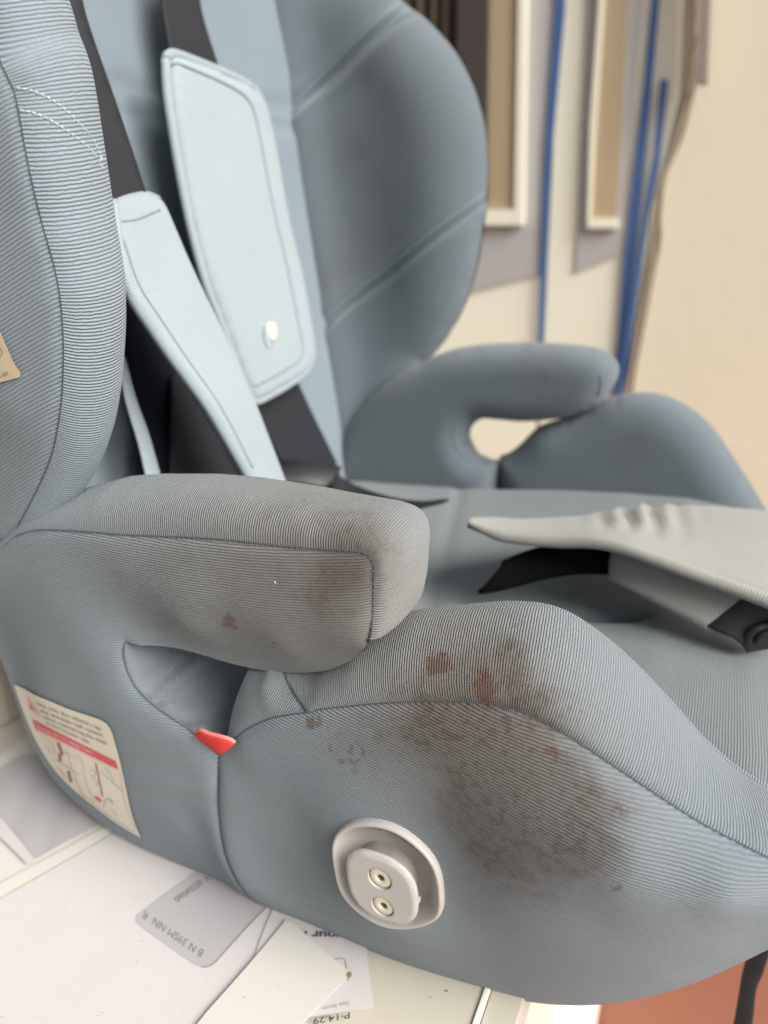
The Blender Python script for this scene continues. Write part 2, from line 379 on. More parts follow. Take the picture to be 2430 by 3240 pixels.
M_inkl = plain('ink_light', lin(168, 164, 156), .7)
M_inkr = plain('ink_red', lin(206, 70, 84), .6)
M_inkm = plain('ink_maroon', lin(150, 88, 96), .6)
M_inkp = plain('ink_pink', lin(226, 170, 166), .6)
M_paper = plain('white_paper', lin(194, 191, 192), .65, 6, .12, .0007, 22, .3, lin(182, 178, 176))
M_paper2 = plain('cream_paper', lin(200, 198, 192), .65, 8, .12, .0001, 60, .3, lin(190, 186, 176))
M_film = plain('window_film', lin(172, 170, 174), .3, 14, .3, .0002, 25, .5, lin(162, 160, 164))
M_speck = plain('speck', lin(96, 84, 74), .9)
M_table = plain('table_laminate', lin(190, 186, 174), .5, 9, .3, .00005, 400, .4, lin(172, 164, 148), cdetail=8)
M_trim = plain('trim_white', lin(232, 230, 220), .35)
M_gap = plain('trim_gap', lin(140, 124, 104), .8)
M_floor = plain('red_floor', lin(128, 82, 66), .6, 4, .3, .0006, 30, .3, lin(116, 70, 56))
M_wall = plain('cream_wall', lin(232, 226, 210), .8, 1.2, .3, .002, 30, .2, lin(220, 208, 184))
M_wallr = plain('tan_wall', lin(228, 223, 204), .8, 1.5, .5, .0008, 18, .2, lin(216, 205, 178))
M_door = plain('cream_paint', lin(236, 236, 218), .6, 2, .1)
M_lilac = plain('lilac_grey', lin(180, 180, 180), .6, 3, .25)
M_tape = plain('blue_tape', lin(64, 98, 154), .6, 20, .3)
M_glassb = plain('door_pane', lin(186, 168, 138), .25, 1, .3)
M_curt = plain('brown_curtain', lin(78, 68, 58), .9, 8, .3)
M_curtd = plain('dark_curtain', lin(66, 60, 58), .9, 8, .3)
M_mauve = plain('mauve_wood', lin(150, 136, 130), .7, 10, .4)
M_beige = plain('beige_board', lin(172, 162, 150), .8, 10, .3)
# ------------------------------------------------------------------ setting
def flat(name, pts, z, mat, parent=None, sp=.006, wob=.0, th=0.0, smooth=True):
    """thin flat thing lying on the table; pts are points of the table plane"""
    ol = np.vstack([crom(s, step=sp)[:-1] for s in pts])[:, :2]
    V2, T = tri2d(ol, sp)
    Z = np.array([z+.0007+.0005*noise.noise(Vector((v[0]*14, v[1]*14, 0)))+(max(0, wob-.002)*abs(noise.noise(Vector((v[0]*38+v[1]*20, v[1]*12, 5)))) if wob > .002 else 0) for v in V2])
    P = np.c_[V2, Z]; q = P[list(T[0])]
    if np.cross(q[1]-q[0], q[2]-q[0])[2] < 0: T = [t[::-1] for t in T]
    o = mkobj(name, P, T, mat, parent, smooth=not th)
    if th: solid(o, th, -1)
    return o
def zsurf(px, py, z):
    p = atz(px, py, z+.0007)
    for _ in range(3): p = atz(px, py, z+.0007+.0005*noise.noise(Vector((p[0]*14, p[1]*14, 0))))
    return p
fl = box('floor', (-6, -4, -.78), (6, 6, -.75), M_floor); tag(fl, kind='structure')
wl = box('wall', (-5, 1.62, -.745), (at(2230, 300, 1.62)[0], 1.80, 2.6), M_wall); tag(wl, kind='structure')
# nearer wall on the right with its uneven plaster edge
edge = crom([at(px, py, 1.585) for px, py in [(2222, -700), (2215, -100), (2208, 180), (2186, 300), (2150, 440), (2100, 560), (2082, 690), (2084, 760), (2060, 880), (2030, 1040), (2000, 1200), (1975, 1400), (1930, 1900), (1860, 2600)]], step=.03)
V = []; F = []
for i, p in enumerate(edge):
    V += [(p[0], 1.619, p[2]), (p[0], 1.590, p[2]), (p[0]+.006, 1.583, p[2]), (3.5, 1.583, p[2])]
    if i:
        for j in range(3): F.append(((i-1)*4+j, (i-1)*4+j+1, i*4+j+1, i*4+j))
wr = mkobj('side_wall', V, F, M_wallr, smooth=False); tag(wr, kind='structure')
cb = tube('wall_cable', [p+np.array([-.006, -.008, 0]) for p in edge[::4]], .0040, plain('cable_brown', lin(150, 136, 120), .6), step=.02)
tag(cb, 'thin brown cable running down the wavy edge of the tan wall', 'cable')
def bgbox(name, x0, y0, x1, y1, Y, th, mat, parent):
    a_, b_ = at(x0, y1, Y), at(x1, y0, Y)
    return box(name, (a_[0], Y, a_[2]), (b_[0], Y+th, b_[2]), mat, parent, .004)
def bgpoly(name, pts, Y, th, mat, parent):
    P = [at(px, py, Y) for px, py in pts]; n = len(P)
    V = [tuple(p) for p in P]+[(p[0], Y+th, p[2]) for p in P]
    F = [tuple(range(n)), tuple(range(2*n-1, n-1, -1))]+[(i, i+n, (i+1) % n+n, (i+1) % n) for i in range(n)]
    return mkobj(name, V, F, mat, parent, smooth=False)
# curtain beside the door
V = []; F = []; pt, pb = at(1180, -900, 1.56), at(1300, 660, 1.56); nx = 120
xr = at(1547, 100, 1.56)[0]
for i in range(nx+1):
    x = pt[0]-.1+(xr-pt[0]+.1)*i/nx; y = 1.555+.010*math.sin(i*.62)+.005*math.sin(i*1.7+1)
    V += [(x, y, pb[2]), (x, y, pt[2])]
    if i: F.append((2*i-2, 2*i, 2*i+1, 2*i-1))
cu = mkobj('curtain', V, F, M_curt); tag(cu, 'dark brown folded curtain hanging beside the cream door', 'curtain')
bgpoly('curtain_border', [(1452, -900), (1560, -900), (1545, 0), (1536, 640), (1440, 640), (1447, 0)], 1.532, .012, M_curtd, cu)
d1 = thing('door', 'cream door with a glazed panel and blue tape down its right edge', 'door', 'doors being repainted')
bgpoly('door_leaf', [(1250, -900), (1790, -900), (1772, 0), (1735, 500), (1700, 1120), (1640, 2300), (1150, 2300)], 1.59, .028, M_door, d1)
bgpoly('lilac_patch', [(1300, -900), (1776, -900), (1762, 0), (1742, 500), (1722, 866), (1600, 895), (1480, 925), (1300, 935)], 1.584, .005, M_lilac, d1)  # lilac grey area with a slanted lower edge
bgpoly('pane', [(1500, -900), (1662, -900), (1640, 0), (1628, 660), (1480, 660)], 1.575, .006, M_glassb, d1)
bgpoly('pane_frame', [(1662, -900), (1694, -900), (1666, 0), (1655, 700), (1652, 712), (1624, 712), (1628, 660), (1640, 0)], 1.566, .015, M_door, d1)
bgpoly('pane_frame', [(1400, 662), (1626, 662), (1623, 712), (1400, 712)], 1.566, .015, M_door, d1)
bgpoly('tape', [(1775, -900), (1800, -900), (1787, 30), (1745, 500), (1716, 1120), (1700, 1120), (1722, 500), (1756, 30)], 1.578, .003, M_tape, d1)
d2 = thing('door', 'second cream door with narrow glazed panel between the blue tapes', 'door', 'doors being repainted')
bgpoly('door_leaf', [(1795, -900), (2200, -900), (2150, 300), (2060, 700), (1980, 1200), (1900, 2300), (1660, 2300), (1720, 1120), (1750, 500)], 1.594, .025, M_door, d2)
bgpoly('lilac_patch', [(1880, -900), (2050, -900), (2035, 0), (1990, 500), (1965, 803), (1822, 862), (1838, 500), (1860, 0)], 1.588, .005, M_lilac, d2)
bgpoly('pane', [(1925, -900), (2015, -900), (1985, 0), (1950, 690), (1868, 690), (1885, 400), (1912, 0)], 1.580, .006, M_glassb, d2)
bgpoly('pane_frame', [(1868, 690), (1950, 690), (1952, 722), (1858, 722)], 1.574, .012, M_door, d2)
bgpoly('pane_frame', [(1907, -900), (1924, -900), (1911, 0), (1884, 400), (1867, 689), (1857, 720), (1866, 400), (1894, 0)], 1.574, .012, M_door, d2)
bgpoly('tape', [(2088, -900), (2112, -900), (2086, 0), (2060, 300), (2010, 800), (1972, 1100), (1945, 1260), (1935, 1260), (1955, 1060), (1975, 800), (2035, 280), (2062, 0)], 1.584, .003, M_tape, d2)
bgpoly('tape', [(2090, 248), (2114, 256), (2085, 520), (2050, 700), (2010, 980), (1985, 1180), (1960, 1290), (1945, 1290), (1975, 1060), (2030, 700), (2066, 500)], 1.578, .003, M_tape, d2)
mb = bgpoly('wall_batten', [(2222, -600), (2262, -600), (2248, 0), (2238, 262), (2206, 262), (2212, 0)], 1.53, .03, M_mauve, None); tag(mb, 'short mauve wooden batten hanging on the tan wall', 'batten')
# table
X1 = atz(1655, 3170, 0)[0]
tb = thing('table', 'cream laminate table with white edge trim under the car seat', 'table')
xt0, xt1 = atz(1533, 3127)[0], atz(1554, 3127)[0]
box('table_top', (-1.2, -.6, -.03), (xt0-.0004, .75, 0), M_table, tb, .0006)
box('edge_trim', (xt0, -.6, -.03), (xt1, .75, .0012), M_trim, tb, .0006)
box('edge_board', (xt1+.0004, -.6, -.03), (X1, .75, -.0005), M_table, tb, .0008)
box('trim_gap', (xt0-.0004, -.599, -.028), (X1-.001, .749, -.002), M_gap, tb)
xs = atz(1810, 3177, -.12)[0]
box('lower_shelf', (-1.1, -.6, -.74), (xs, .70, -.12), M_trim, tb, .01)
# ------------------------------------------------------------------ the car seat, near side
SEAT = thing('child_car_seat', 'blue grey ribbed fabric child car seat with stained side and harness, on the table', 'car seat')
def A3(L, y=0.0): return [at(p[0], p[1], p[2] if len(p) > 2 else y) for p in L]
# armrest seam line, outer side
arm_top = A3([(-230, 2020, .004), (-120, 1850, .002), (-40, 1770), (50, 1696), (112, 1678), (200, 1678), (295, 1684), (388, 1692), (560, 1699), (700, 1707), (900, 1729), (1060, 1741), (1130, 1746), (1165, 1756), (1182, 1782), (1184, 1830), (1180, 1950), (1168, 2034)])
arm_bot = A3([(1168, 2034), (1131, 2072, .008), (1080, 2100, .011), (1013, 2119, .013), (895, 2121, .014), (760, 2099, .013), (591, 2051, .011), (480, 2036, .008), (400, 2030, .003)])
hole_l = A3([(400, 2030, .003), (392, 2052, .001), (400, 2110), (425, 2165), (468, 2215), (530, 2262), (590, 2302), (640, 2340), (692, 2388, .002)])
low_seam = A3([(692, 2388, .002), (690, 2460), (690, 2540), (697, 2620), (712, 2700), (742, 2775, .002), (778, 2826, .012), (800, 2850, .026)])
arm_base = A3([(800, 2850, .026), (700, 2788, .022), (600, 2742, .020), (450, 2672, .018), (330, 2600, .018), (250, 2535, .018), (170, 2450, .018), (100, 2330, .018), (45, 2175, .018), (10, 2080, .018), (-40, 1960, .014), (-120, 1900, .008), (-230, 2020, .004)])
SIDE = sheet('armrest', [(arm_top, True), (arm_bot, False), (hole_l, True), (low_seam, True), (arm_base, False)],
             A3([(1000, 1850, -.001), (700, 1850, -.001), (400, 1800, -.001), (150, 1850, 0), (900, 2040, .002), (1080, 2040, .002), (600, 1980, .001), (200, 2050, .001), (300, 2250, 0), (450, 2450, .001), (560, 2600, .004), (200, 2250, .003), (330, 2420, .004), (600, 2450, 0), (150, 2150, .003), (640, 2620, .004), (130, 2200, .006), (240, 2430, .008), (420, 2580, .008), (500, 2650, .012), (700, 2740, .009)]),
             M_side, sp=.0020, puff=(.0020, .0024), ang=math.radians(1.5), warp=lambda x, z: -.9*(np.maximum(0, x+.20))**2*1.2+.10*np.maximum(0, .135-z)*np.minimum(1, (x+.3)*8)*(x+.25)*6, parent=SEAT, dosoil=True,
             extra=lambda V: .0012*np.exp(-((V[:, 1]-.085-.35*(V[:, 0]+.2))/.006)**2)*np.exp(-((V[:, 0]+.215)/.03)**2))
AW = .047
railA = [p for p in arm_top]+arm_bot[1:]
railB = [p+np.array([0, AW if p[1] < .004 else AW-p[1], 0]) for p in railA]
hs = [.003, .004, .005, .0075, .010, .0135, .0175, .019, .0188, .0172, .0145, .0108, .0090, .0078, .0078, .0080, .0076, .0058, .0045, .004, .003, .003, .003, .003, .003, .003]
tp = strip('top_panel', railA, railB, M_cloth, h=hs, hint=(.3, 0, 1), m=18, p=2.2, parent=SIDE.obj, step=.0022, uvswap=True, dosoil=True)
# inner face of the armrest
inner = sheet('inner_panel', [([p+np.array([0, AW, 0]) for p in arm_top], True), ([p+np.array([0, AW-p[1], 0]) for p in arm_bot], False), ([p+np.array([0, AW, 0]) for p in hole_l], False), ([p+np.array([0, AW, 0]) for p in low_seam[:-1]]+[at(800, 2850, .06)], False), ([at(800, 2850, .06)]+[p+np.array([0, AW-p[1], 0]) for p in arm_base[1:]], False)], [], M_side, sp=.006, sgn=1, puff=(.002, .004), parent=SIDE.obj)
# threads along the seams
def stitches(name, path, surfoff, m_, parent, ln=.0017, gap=.0009, r=.00016, side=np.array([0, -1, 0])):
    P = crom(path, step=(ln+gap)/4); V = []; F = []
    for i in range(0, len(P)-4, 4):
        a_, b_ = P[i]+side*surfoff, P[i+3]+side*surfoff; mdl = (a_+b_)/2+side*r*1.3
        t_ = (b_-a_)/np.linalg.norm(b_-a_); u_ = np.cross(t_, side); u_ /= np.linalg.norm(u_)
        o_ = len(V); V += [a_, mdl+u_*r*1.2, b_, mdl-u_*r*1.2, mdl+side*r]
        F += [(o_, o_+1, o_+4), (o_+1, o_+2, o_+4), (o_+2, o_+3, o_+4), (o_+3, o_, o_+4)]
    return mkobj(name, V, F, m_, parent, kind='stuff')
tube('seam', [p+np.array([0, -.0001, .0001]) for p in arm_top[3:]], .00022, M_seam, SIDE.obj, k=5)
stitches('seam_thread', arm_top[3:], .0005, M_thread, SIDE.obj)
tube('seam', [p+np.array([0, -.0002, 0]) for p in hole_l], .00022, M_seam, SIDE.obj, k=5)
tube('seam', low_seam[:7], .00022, M_seam, SIDE.obj, k=5)
stitches('seam_thread', low_seam[:6], .0004, M_thread, SIDE.obj)
# wrinkled lining inside the belt slot
lin_b = A3([(760, 1960, .050), (830, 2020, .052), (830, 2090, .046), (805, 2150, .038), (782, 2200, .030), (754, 2260, .020), (728, 2320, .010), (700, 2380, .003)])
hl = hole_l
slot = strip('slot_lining', [p+np.array([0, .0002, 0]) for p in hl], lin_b, M_side, h=[.010, .016, .016, .013, .007, .001], hint=(0, 1, 0), m=26, p=1.7, parent=SEAT, step=.002, uvswap=False)
me = slot.data
for v in me.vertices:
    p = v.co; q = (p.x*.75-p.z*.62); w_ = math.exp(-((p.z-.115)/.028)**2)*min(1, max(0, p.y-.001)/.010)
    p.y += .0046*w_*math.sin(q*400+1.2)*(.6+.4*math.sin(q*173))+.0006*noise.noise(p*120)
bk = strip('slot_back', A3([(380, 1960, .058), (420, 2180, .058), (560, 2330, .05), (700, 2400, .04)]), A3([(900, 1960, .058), (860, 2180, .05), (800, 2330, .034), (720, 2400, .03)]), M_side, h=0, m=6, parent=slot)
# small gusset between slot and bolster
gus_l = A3([(830, 2040, .030), (808, 2080, .022), (790, 2120, .017), (768, 2170, .013), (748, 2230, .009), (733, 2290, .005), (718, 2345, .002)])
gus_b = A3([(718, 2345, .002), (740, 2340, 0), (775, 2312), (815, 2290), (860, 2272), (900, 2264), (940, 2258), (975, 2254)])
gus_r = A3([(975, 2254), (950, 2222, .004), (925, 2185, .008), (908, 2150, .011), (896, 2118, .014), (890, 2060, .022)])
gus_t = A3([(890, 2060, .022), (860, 2045, .028), (830, 2040, .030)])
GUS = sheet('gusset', [(gus_l, False), (gus_b, True), (gus_r, True), (gus_t, False)], A3([(860, 2170, .007), (830, 2230, .004), (900, 2220, .004), (790, 2260, .003), (860, 2110, .013)]), M_cloth, sp=.0014, puff=(.0026, .003), ang=math.radians(70), warp=lambda x, z: 2.0*(x+.125)**2, parent=SEAT, dosoil=True)
# thigh bolster
def ring2d(pts, n): return crom(pts+pts[:1], n=n+1)[:-1]
def zoomed(L): return [(1000+x*.27125, 2550+y*.27125) for x, y in L]
ringpx = zoomed([(197, 420), (240, 310), (350, 218), (500, 178), (700, 183), (900, 238), (1100, 350), (1290, 510), (1410, 670), (1470, 850), (1487, 1000), (1492, 1130), (1465, 1255), (1370, 1335), (1200, 1392), (1000, 1402), (820, 1375), (640, 1290), (480, 1175), (350, 1040), (270, 890), (228, 700), (202, 540)])
_r = [at(px, py, -.0085) for px, py in ringpx]; _c = np.mean(_r, axis=0); HOLE = [_c+(p-_c)*.93 for p in _r]; HOLE = HOLE+HOLE[:1]
s1 = A3([(975, 2254), (1010, 2244), (1100, 2234), (1190, 2226), (1280, 2221), (1390, 2220), (1500, 2222), (1570, 2230), (1640, 2250), (1740, 2296), (1850, 2362), (2000, 2462), (2200, 2592), (2330, 2662), (2430, 2712), (2560, 2770, .004), (2700, 2820, .012)])
s_bot = A3([(2700, 2820, .012), (2640, 2900, .014), (2500, 2960, .016), (2430, 2990, .018), (2350, 3030, .02), (2200, 3096, .022), (2050, 3142, .024), (1900, 3166, .026), (1750, 3166, .028), (1600, 3146, .030), (1450, 3112, .030), (1300, 3072, .030), (1140, 3012, .030), (1000, 2952, .030), (900, 2902, .030), (800, 2850, .026)])
BOL = sheet('bolster_side', [(A3([(718, 2345, .002)])+gus_b[1:], True), (s1, True), (s_bot, False), (low_seam[::-1]+A3([(718, 2345, .002)]), True)],
            A3([(1100, 2450, -.005), (1400, 2400, -.006), (1700, 2600, -.013), (2000, 2700, -.014), (2300, 2800, -.010), (1300, 2700, -.010), (1600, 2850, -.013), (1900, 2900, -.014), (2200, 2900, -.010), (1000, 2650, -.003), (850, 2500, -.001), (800, 2650, .001), (900, 2780, .003), (1100, 2900, .0), (1400, 2980, -.004), (1700, 3040, -.004), (2000, 3040, -.004), (2250, 2990, .0), (2400, 2900, .0), (1000, 2880, .008), (1200, 2980, .008), (1500, 3060, .008), (1800, 3110, .008), (2100, 3080, .006), (2300, 3010, .007)]),
            M_cloth, sp=.0021, puff=(.0024, .0028), ang=math.radians(-9), warp=lambda x, z: .6*(x+.02)**2-1.2*np.maximum(0, x+.02)**2, parent=SEAT, dosoil=True, holes=[(HOLE, False)],
            extra=lambda V: .0007*np.sin((V[:, 1]-.35*V[:, 0])*520)*np.exp(-((V[:, 1]-.035-.06*(V[:, 0]+.1))/.012)**2)*np.exp(-((V[:, 0]+.125)/.045)**2))
s2 = A3([(890, 2060, .024), (960, 2040, .034), (1080, 2010, .042), (1200, 1975, .046), (1290, 1952, .048), (1340, 1940, .049), (1420, 1932, .05), (1480, 1926, .05), (1560, 1919, .05), (1640, 1917, .05), (1720, 1925, .05), (1790, 1948, .05), (1860, 1990, .05), (1940, 2052, .05), (2020, 2126, .05), (2120, 2232, .05), (2220, 2344, .05), (2330, 2440, .05), (2430, 2500, .05), (2560, 2590, .05), (2700, 2700, .046)])
s1f = A3([(908, 2150, .011), (950, 2222, .004)])+s1
bt = strip('bolster_top', s1f, s2, M_cloth, h=[.001, .004, .009, .0105, .010, .0095, .0085, .0065, .005, .004, .004, .004], hint=(.2, -.4, 1), m=20, p=2.0, parent=BOL.obj, step=.0023, dosoil=True, shear=.12)
tube('piping', [p+np.array([0, 0, .0006]) for p in s2], .0016, M_cloth, BOL.obj)
strip('bolster_inner', s2, [p+np.array([.004, .012, min(0, .105-p[2])]) for p in s2], M_pan, h=.003, hint=(0, 1, 1), m=10, parent=BOL.obj, step=.005, uvswap=False)
stitches('seam_thread', s1, .0005, M_thread, BOL.obj)
tube('seam', s1, .00022, M_seam, BOL.obj, k=5)
tube('seam', gus_b, .0002, M_seam, BOL.obj, k=5)
tube('seam', [p+np.array([0, -.0002, 0]) for p in gus_r[:-1]], .0003, M_seam, BOL.obj, k=5)
stitches('seam_thread', gus_r[:-1], .0006, M_thread, BOL.obj, r=.0002)
# red tag caught in the seam corner
ra = A3([(618, 2320, -.0040), (634, 2313, -.0052), (662, 2324, -.0058), (700, 2334, -.0058), (726, 2342, -.005), (742, 2352, -.0038)])
rb = A3([(640, 2348, -.0032), (655, 2358, -.0036), (672, 2370, -.0042), (685, 2380, -.0044), (694, 2386, -.0042), (704, 2382, -.0034)])
tg = strip('red_tag', ra, rb, M_red, h=.0010, hint=(0, -1, 0), m=8, parent=SEAT, step=.0006); 
ra2 = [p+np.array([-.0003, .0012, .0006]) for p in ra]
strip('tag_fold', ra, ra2, M_redin, h=.0006, hint=(0, 0, 1), m=8, parent=tg, step=.0006)
tube('tag_fold_edge', ra, .00028, M_redin, tg, step=.0005, k=6)
# ------------------------------------------------------------------ screw mount
cappx = zoomed([(340, 720), (352, 630), (400, 572), (470, 552), (560, 555), (700, 592), (850, 655), (1000, 762), (1100, 885), (1152, 1020), (1166, 1160), (1158, 1290), (1110, 1360), (1020, 1398), (900, 1392), (760, 1350), (600, 1268), (470, 1150), (390, 1010), (352, 850)])
YP = -.0115
ctr = at(1232, 2765, YP)
nr = 72
ring = ring2d([np.array(at(px, py, YP)) for px, py in ringpx], nr)
ring[:, 1] = BOL.f(ring[:, [0, 2]])-BOL.puff
Ap = np.c_[np.ones(nr), ring[:, 0], ring[:, 2]]; pl_ = np.linalg.lstsq(Ap, ring[:, 1], rcond=None)[0]
tt = np.linspace(0, 1, 9)[1:]; mc = ring.mean(0)
chk = np.vstack([mc+(ring-mc)*k for k in tt])
gap_ = (BOL.f(chk[:, [0, 2]])-BOL.puff-(pl_[0]+pl_[1]*chk[:, 0]+pl_[2]*chk[:, 2])).min()
PL = lambda x, z: pl_[0]+pl_[1]*x+pl_[2]*z
cen = ring.mean(0)
V = []; F = []
prof_ = [(1.0, .0012), (1.003, -.0010), (.985, -.0022), (.95, -.0026), (.91, -.0019), (.84, .0002), (.76, .0028), (.70, .0044), (.64, .0052), (.3, .0054)]
plane_y = float(PL(cen[0], cen[2]))
for k, (s_, dy) in enumerate(prof_):
    for p in ring:
        q = cen+(p-cen)*s_; w = min(1, max(0, (1-s_)/.2)); q[1] = (p[1]*(1-w)+PL(q[0], q[2])*w)+dy-.0004; V.append(q)
for k in range(len(prof_)-1):
    for i in range(nr): F.append((k*nr+i, k*nr+(i+1) % nr, (k+1)*nr+(i+1) % nr, (k+1)*nr+i))
F.append([len(V)-nr+i for i in range(nr)])
mount = mkobj('mount_ring', V, F, M_plast, SEAT)
mount.data.update()
md = mount.modifiers.new('sub', 'SUBSURF'); md.levels = 1; md.render_levels = 2
YC = plane_y-.0065     # face of the cap
screws = [(zoomed([(742, 858)])[0]), (zoomed([(777, 1182)])[0])]
capo = crom([at(px, py, YC) for px, py in cappx]+[at(*cappx[0], YC)], n=97)[:-1]
cc = capo.mean(0)
# cap face with two counterbores
holes = []; SCR = []
for (px, py), rr in zip(screws, (.0053, .0050)):
    c0 = at(px, py, YC); SCR.append((c0, rr))
    holes.append([(c0+rr*np.array([math.cos(t), 0, math.sin(t)])) for t in np.linspace(0, 2*math.pi, 41)[:-1]])
V2, T = tri2d(capo[:, [0, 2]], .0012, [np.array(h_)[:, [0, 2]] for h_ in holes])
d = dist(V2, capo[:, [0, 2]], True)
V = [(v[0], YC+.0009*(1-min(1, dd/.0011))**2, v[1]) for v, dd in zip(V2, d)]
q = [np.array(V[i]) for i in T[0]]
if np.cross(q[1]-q[0], q[2]-q[0])[1] > 0: T = [t_[::-1] for t_ in T]
face = list(T); V = list(V)
m0 = len(V); n_ = len(capo)
for k, (dy, gr) in enumerate([(.0009, 1.0), (.0016, 1.014), (.0028, 1.006), (.0031, .80), (.0125, .78)]):
    for p in capo:
        q = cc+(p-cc)*gr; V.append((q[0], YC+dy, q[2]))
for k in range(4):
    for i in range(n_): face.append((m0+k*n_+i, m0+k*n_+(i+1) % n_, m0+(k+1)*n_+(i+1) % n_, m0+(k+1)*n_+i))
for (c0, rr) in SCR:           # counterbore walls
    m0 = len(V)
    for dy, r2 in ((-.00005, 1.09), (.0001, 1.0), (.0016, .98)):
        for t in np.linspace(0, 2*math.pi, 41)[:-1]: V.append((c0[0]+rr*r2*math.cos(t), YC+dy, c0[2]+rr*r2*math.sin(t)))
    for k in range(2):
        for i in range(40): face.append((m0+k*40+i, m0+k*40+(i+1) % 40, m0+(k+1)*40+(i+1) % 40, m0+(k+1)*40+i))
cap = mkobj('mount_cap', V, face, M_plast, mount)
nub = at(*zoomed([(1190, 1095)])[0], YC+.003)
box('moulding_nub', nub-np.array([.0010, .001, .0012]), nub+np.array([.0008, .0012, .0010]), M_plast, mount, .0004)
for (c0, rr) in SCR:
    V = []; F = []; n2 = 36
    pr = [(.955, .0019), (.90, .0009), (.80, .0006), (.58, .0005), (.40, .0005), (.34, .0007)]
    for r2, dy in pr:
        for t in np.linspace(0, 2*math.pi, n2+1)[:-1]:
            V.append((c0[0]+rr*r2*math.cos(t), YC+dy, c0[2]+rr*r2*math.sin(t)))
    for dy, r2 in ((.0009, .31), (.0024, .27)):
        for i, t in enumerate(np.linspace(0, 2*math.pi, n2+1)[:-1]):
            hx = math.cos(math.pi/6)/math.cos((t % (math.pi/3))-math.pi/6)
            V.append((c0[0]+rr*r2*hx*math.cos(t), YC+dy, c0[2]+rr*r2*hx*math.sin(t)))
    for k in range(len(pr)+1):
        for i in range(n2): F.append((k*n2+i, k*n2+(i+1) % n2, (k+1)*n2+(i+1) % n2, (k+1)*n2+i))
    s_ = mkobj('screw', V, F, M_screw, mount)
    s_.data.materials.append(M_socket)
    F2 = [len(V)-n2+i for i in range(n2)]
    for p_ in s_.data.polygons:
        if min(p_.vertices) >= (len(pr))*n2: p_.material_index = 1
    bt_ = mkobj('screw', V[-n2:], [list(range(n2))], M_socket, mount); bt_.name = 'screw_socket'
# ------------------------------------------------------------------ warning label on the lower side
lab = [(A3([(43, 2168, 0), (70, 2180, 0)]), 0)]
def onS(px, py, off=.0006): return SIDE.on(px, py, off)
lo = [[(44, 2166), (130, 2207), (230, 2248), (315, 2276)], [(315, 2276), (340, 2292), (356, 2320)], [(356, 2320), (378, 2400), (398, 2490), (420, 2585), (446, 2650)], [(446, 2650), (380, 2612), (300, 2553), (235, 2500), (170, 2432), (110, 2335), (70, 2240), (44, 2166)]]
ol = np.vstack([crom([onS(*p) for p in s], step=.0012)[:-1] for s in lo])
V2, T = tri2d(ol[:, [0, 2]], .0025)
yy = SIDE.f(V2)-SIDE.puff-.0007
P = np.c_[V2[:, 0], yy, V2[:, 1]]; q = P[list(T[0])]
if np.cross(q[1]-q[0], q[2]-q[0])[1] > 0: T = [t[::-1] for t in T]
LAB = mkobj('warning_label', P, T, M_label, SEAT)
def decal(name, pts, fn, m_, parent, smooth=False):
    pp = np.array(pts, float)/1000; d_ = crom(np.vstack([pp, pp[:1]]), step=.006)[:-1] if len(pts) > 8 else np.vstack([np.linspace(a_, b_, 8, endpoint=False) for a_, b_ in zip(pp, np.roll(pp, -1, 0))])
    V2, T = tri2d(d_, .012); P = [fn(*(v*1000)) for v in V2]
    q = [P[i] for i in T[0]]
    if np.cross(q[1]-q[0], q[2]-q[0])@(CAM-q[0]) < 0: T = [t[::-1] for t in T]
    return mkobj(name, P, T, m_, parent, smooth=False)
def decal_line(name, pts, w, fn, m_, parent):
    pts = crom(np.array([p+(0,) for p in pts], float), step=6)[:, :2] if len(pts) > 3 else np.vstack([np.linspace(a_, b_, 12) for a_, b_ in zip(np.array(pts[:-1], float), np.array(pts[1:], float))]); n = len(pts); T_ = np.gradient(pts, axis=0); T_ /= np.linalg.norm(T_, axis=1)[:, None]+1e-9
    Nn = np.c_[-T_[:, 1], T_[:, 0]]*w/2; V = [fn(*p) for p in pts+Nn]+[fn(*p) for p in pts-Nn]
    F = [(i, i+1, n+i+1, n+i) for i in range(n-1)]
    return mkobj(name, V, F, m_, parent, smooth=False)
def text(name, s, p0, p1, hv, fn, m_, parent=None, bold=0.0):
    cu_ = bpy.data.curves.new('t', 'FONT'); cu_.body = s; cu_.resolution_u = 3; cu_.offset = bold
    ob = bpy.data.objects.new('t', cu_); COL.objects.link(ob)
    bpy.context.view_layer.update()
    me_ = bpy.data.meshes.new_from_object(ob.evaluated_get(bpy.context.evaluated_depsgraph_get()))
    bpy.data.objects.remove(ob)
    co = np.array([v.co[:] for v in me_.vertices]); x0, x1 = co[:, 0].min(), co[:, 0].max(); ch = .7
    p0, p1, hv = map(lambda q: np.array(q, float), (p0, p1, hv))
    for v, c in zip(me_.vertices, co):
        px = p0+(p1-p0)*(c[0]-x0)/(x1-x0)+hv*c[1]/ch; v.co = fn(*px)
    me_.materials.clear(); me_.materials.append(m_); me_.name = name
    o = bpy.data.objects.new(name, me_); COL.objects.link(o); o.parent = parent
    return o
f2 = lambda px, py: onS(px, py, .0010)
f3 = lambda px, py: onS(px, py, .0013)
decal_line('warning_triangle', [(86, 2208), (94, 2244), (127, 2268)], 6, f2, M_inkp, LAB)
decal_line('warning_triangle', [(127, 2268), (86, 2208)], 4, f2, M_inkp, LAB)
text('warning_mark', '!', (100, 2252), (108, 2254), (-9, -24), f2, M_ink, LAB, .01)
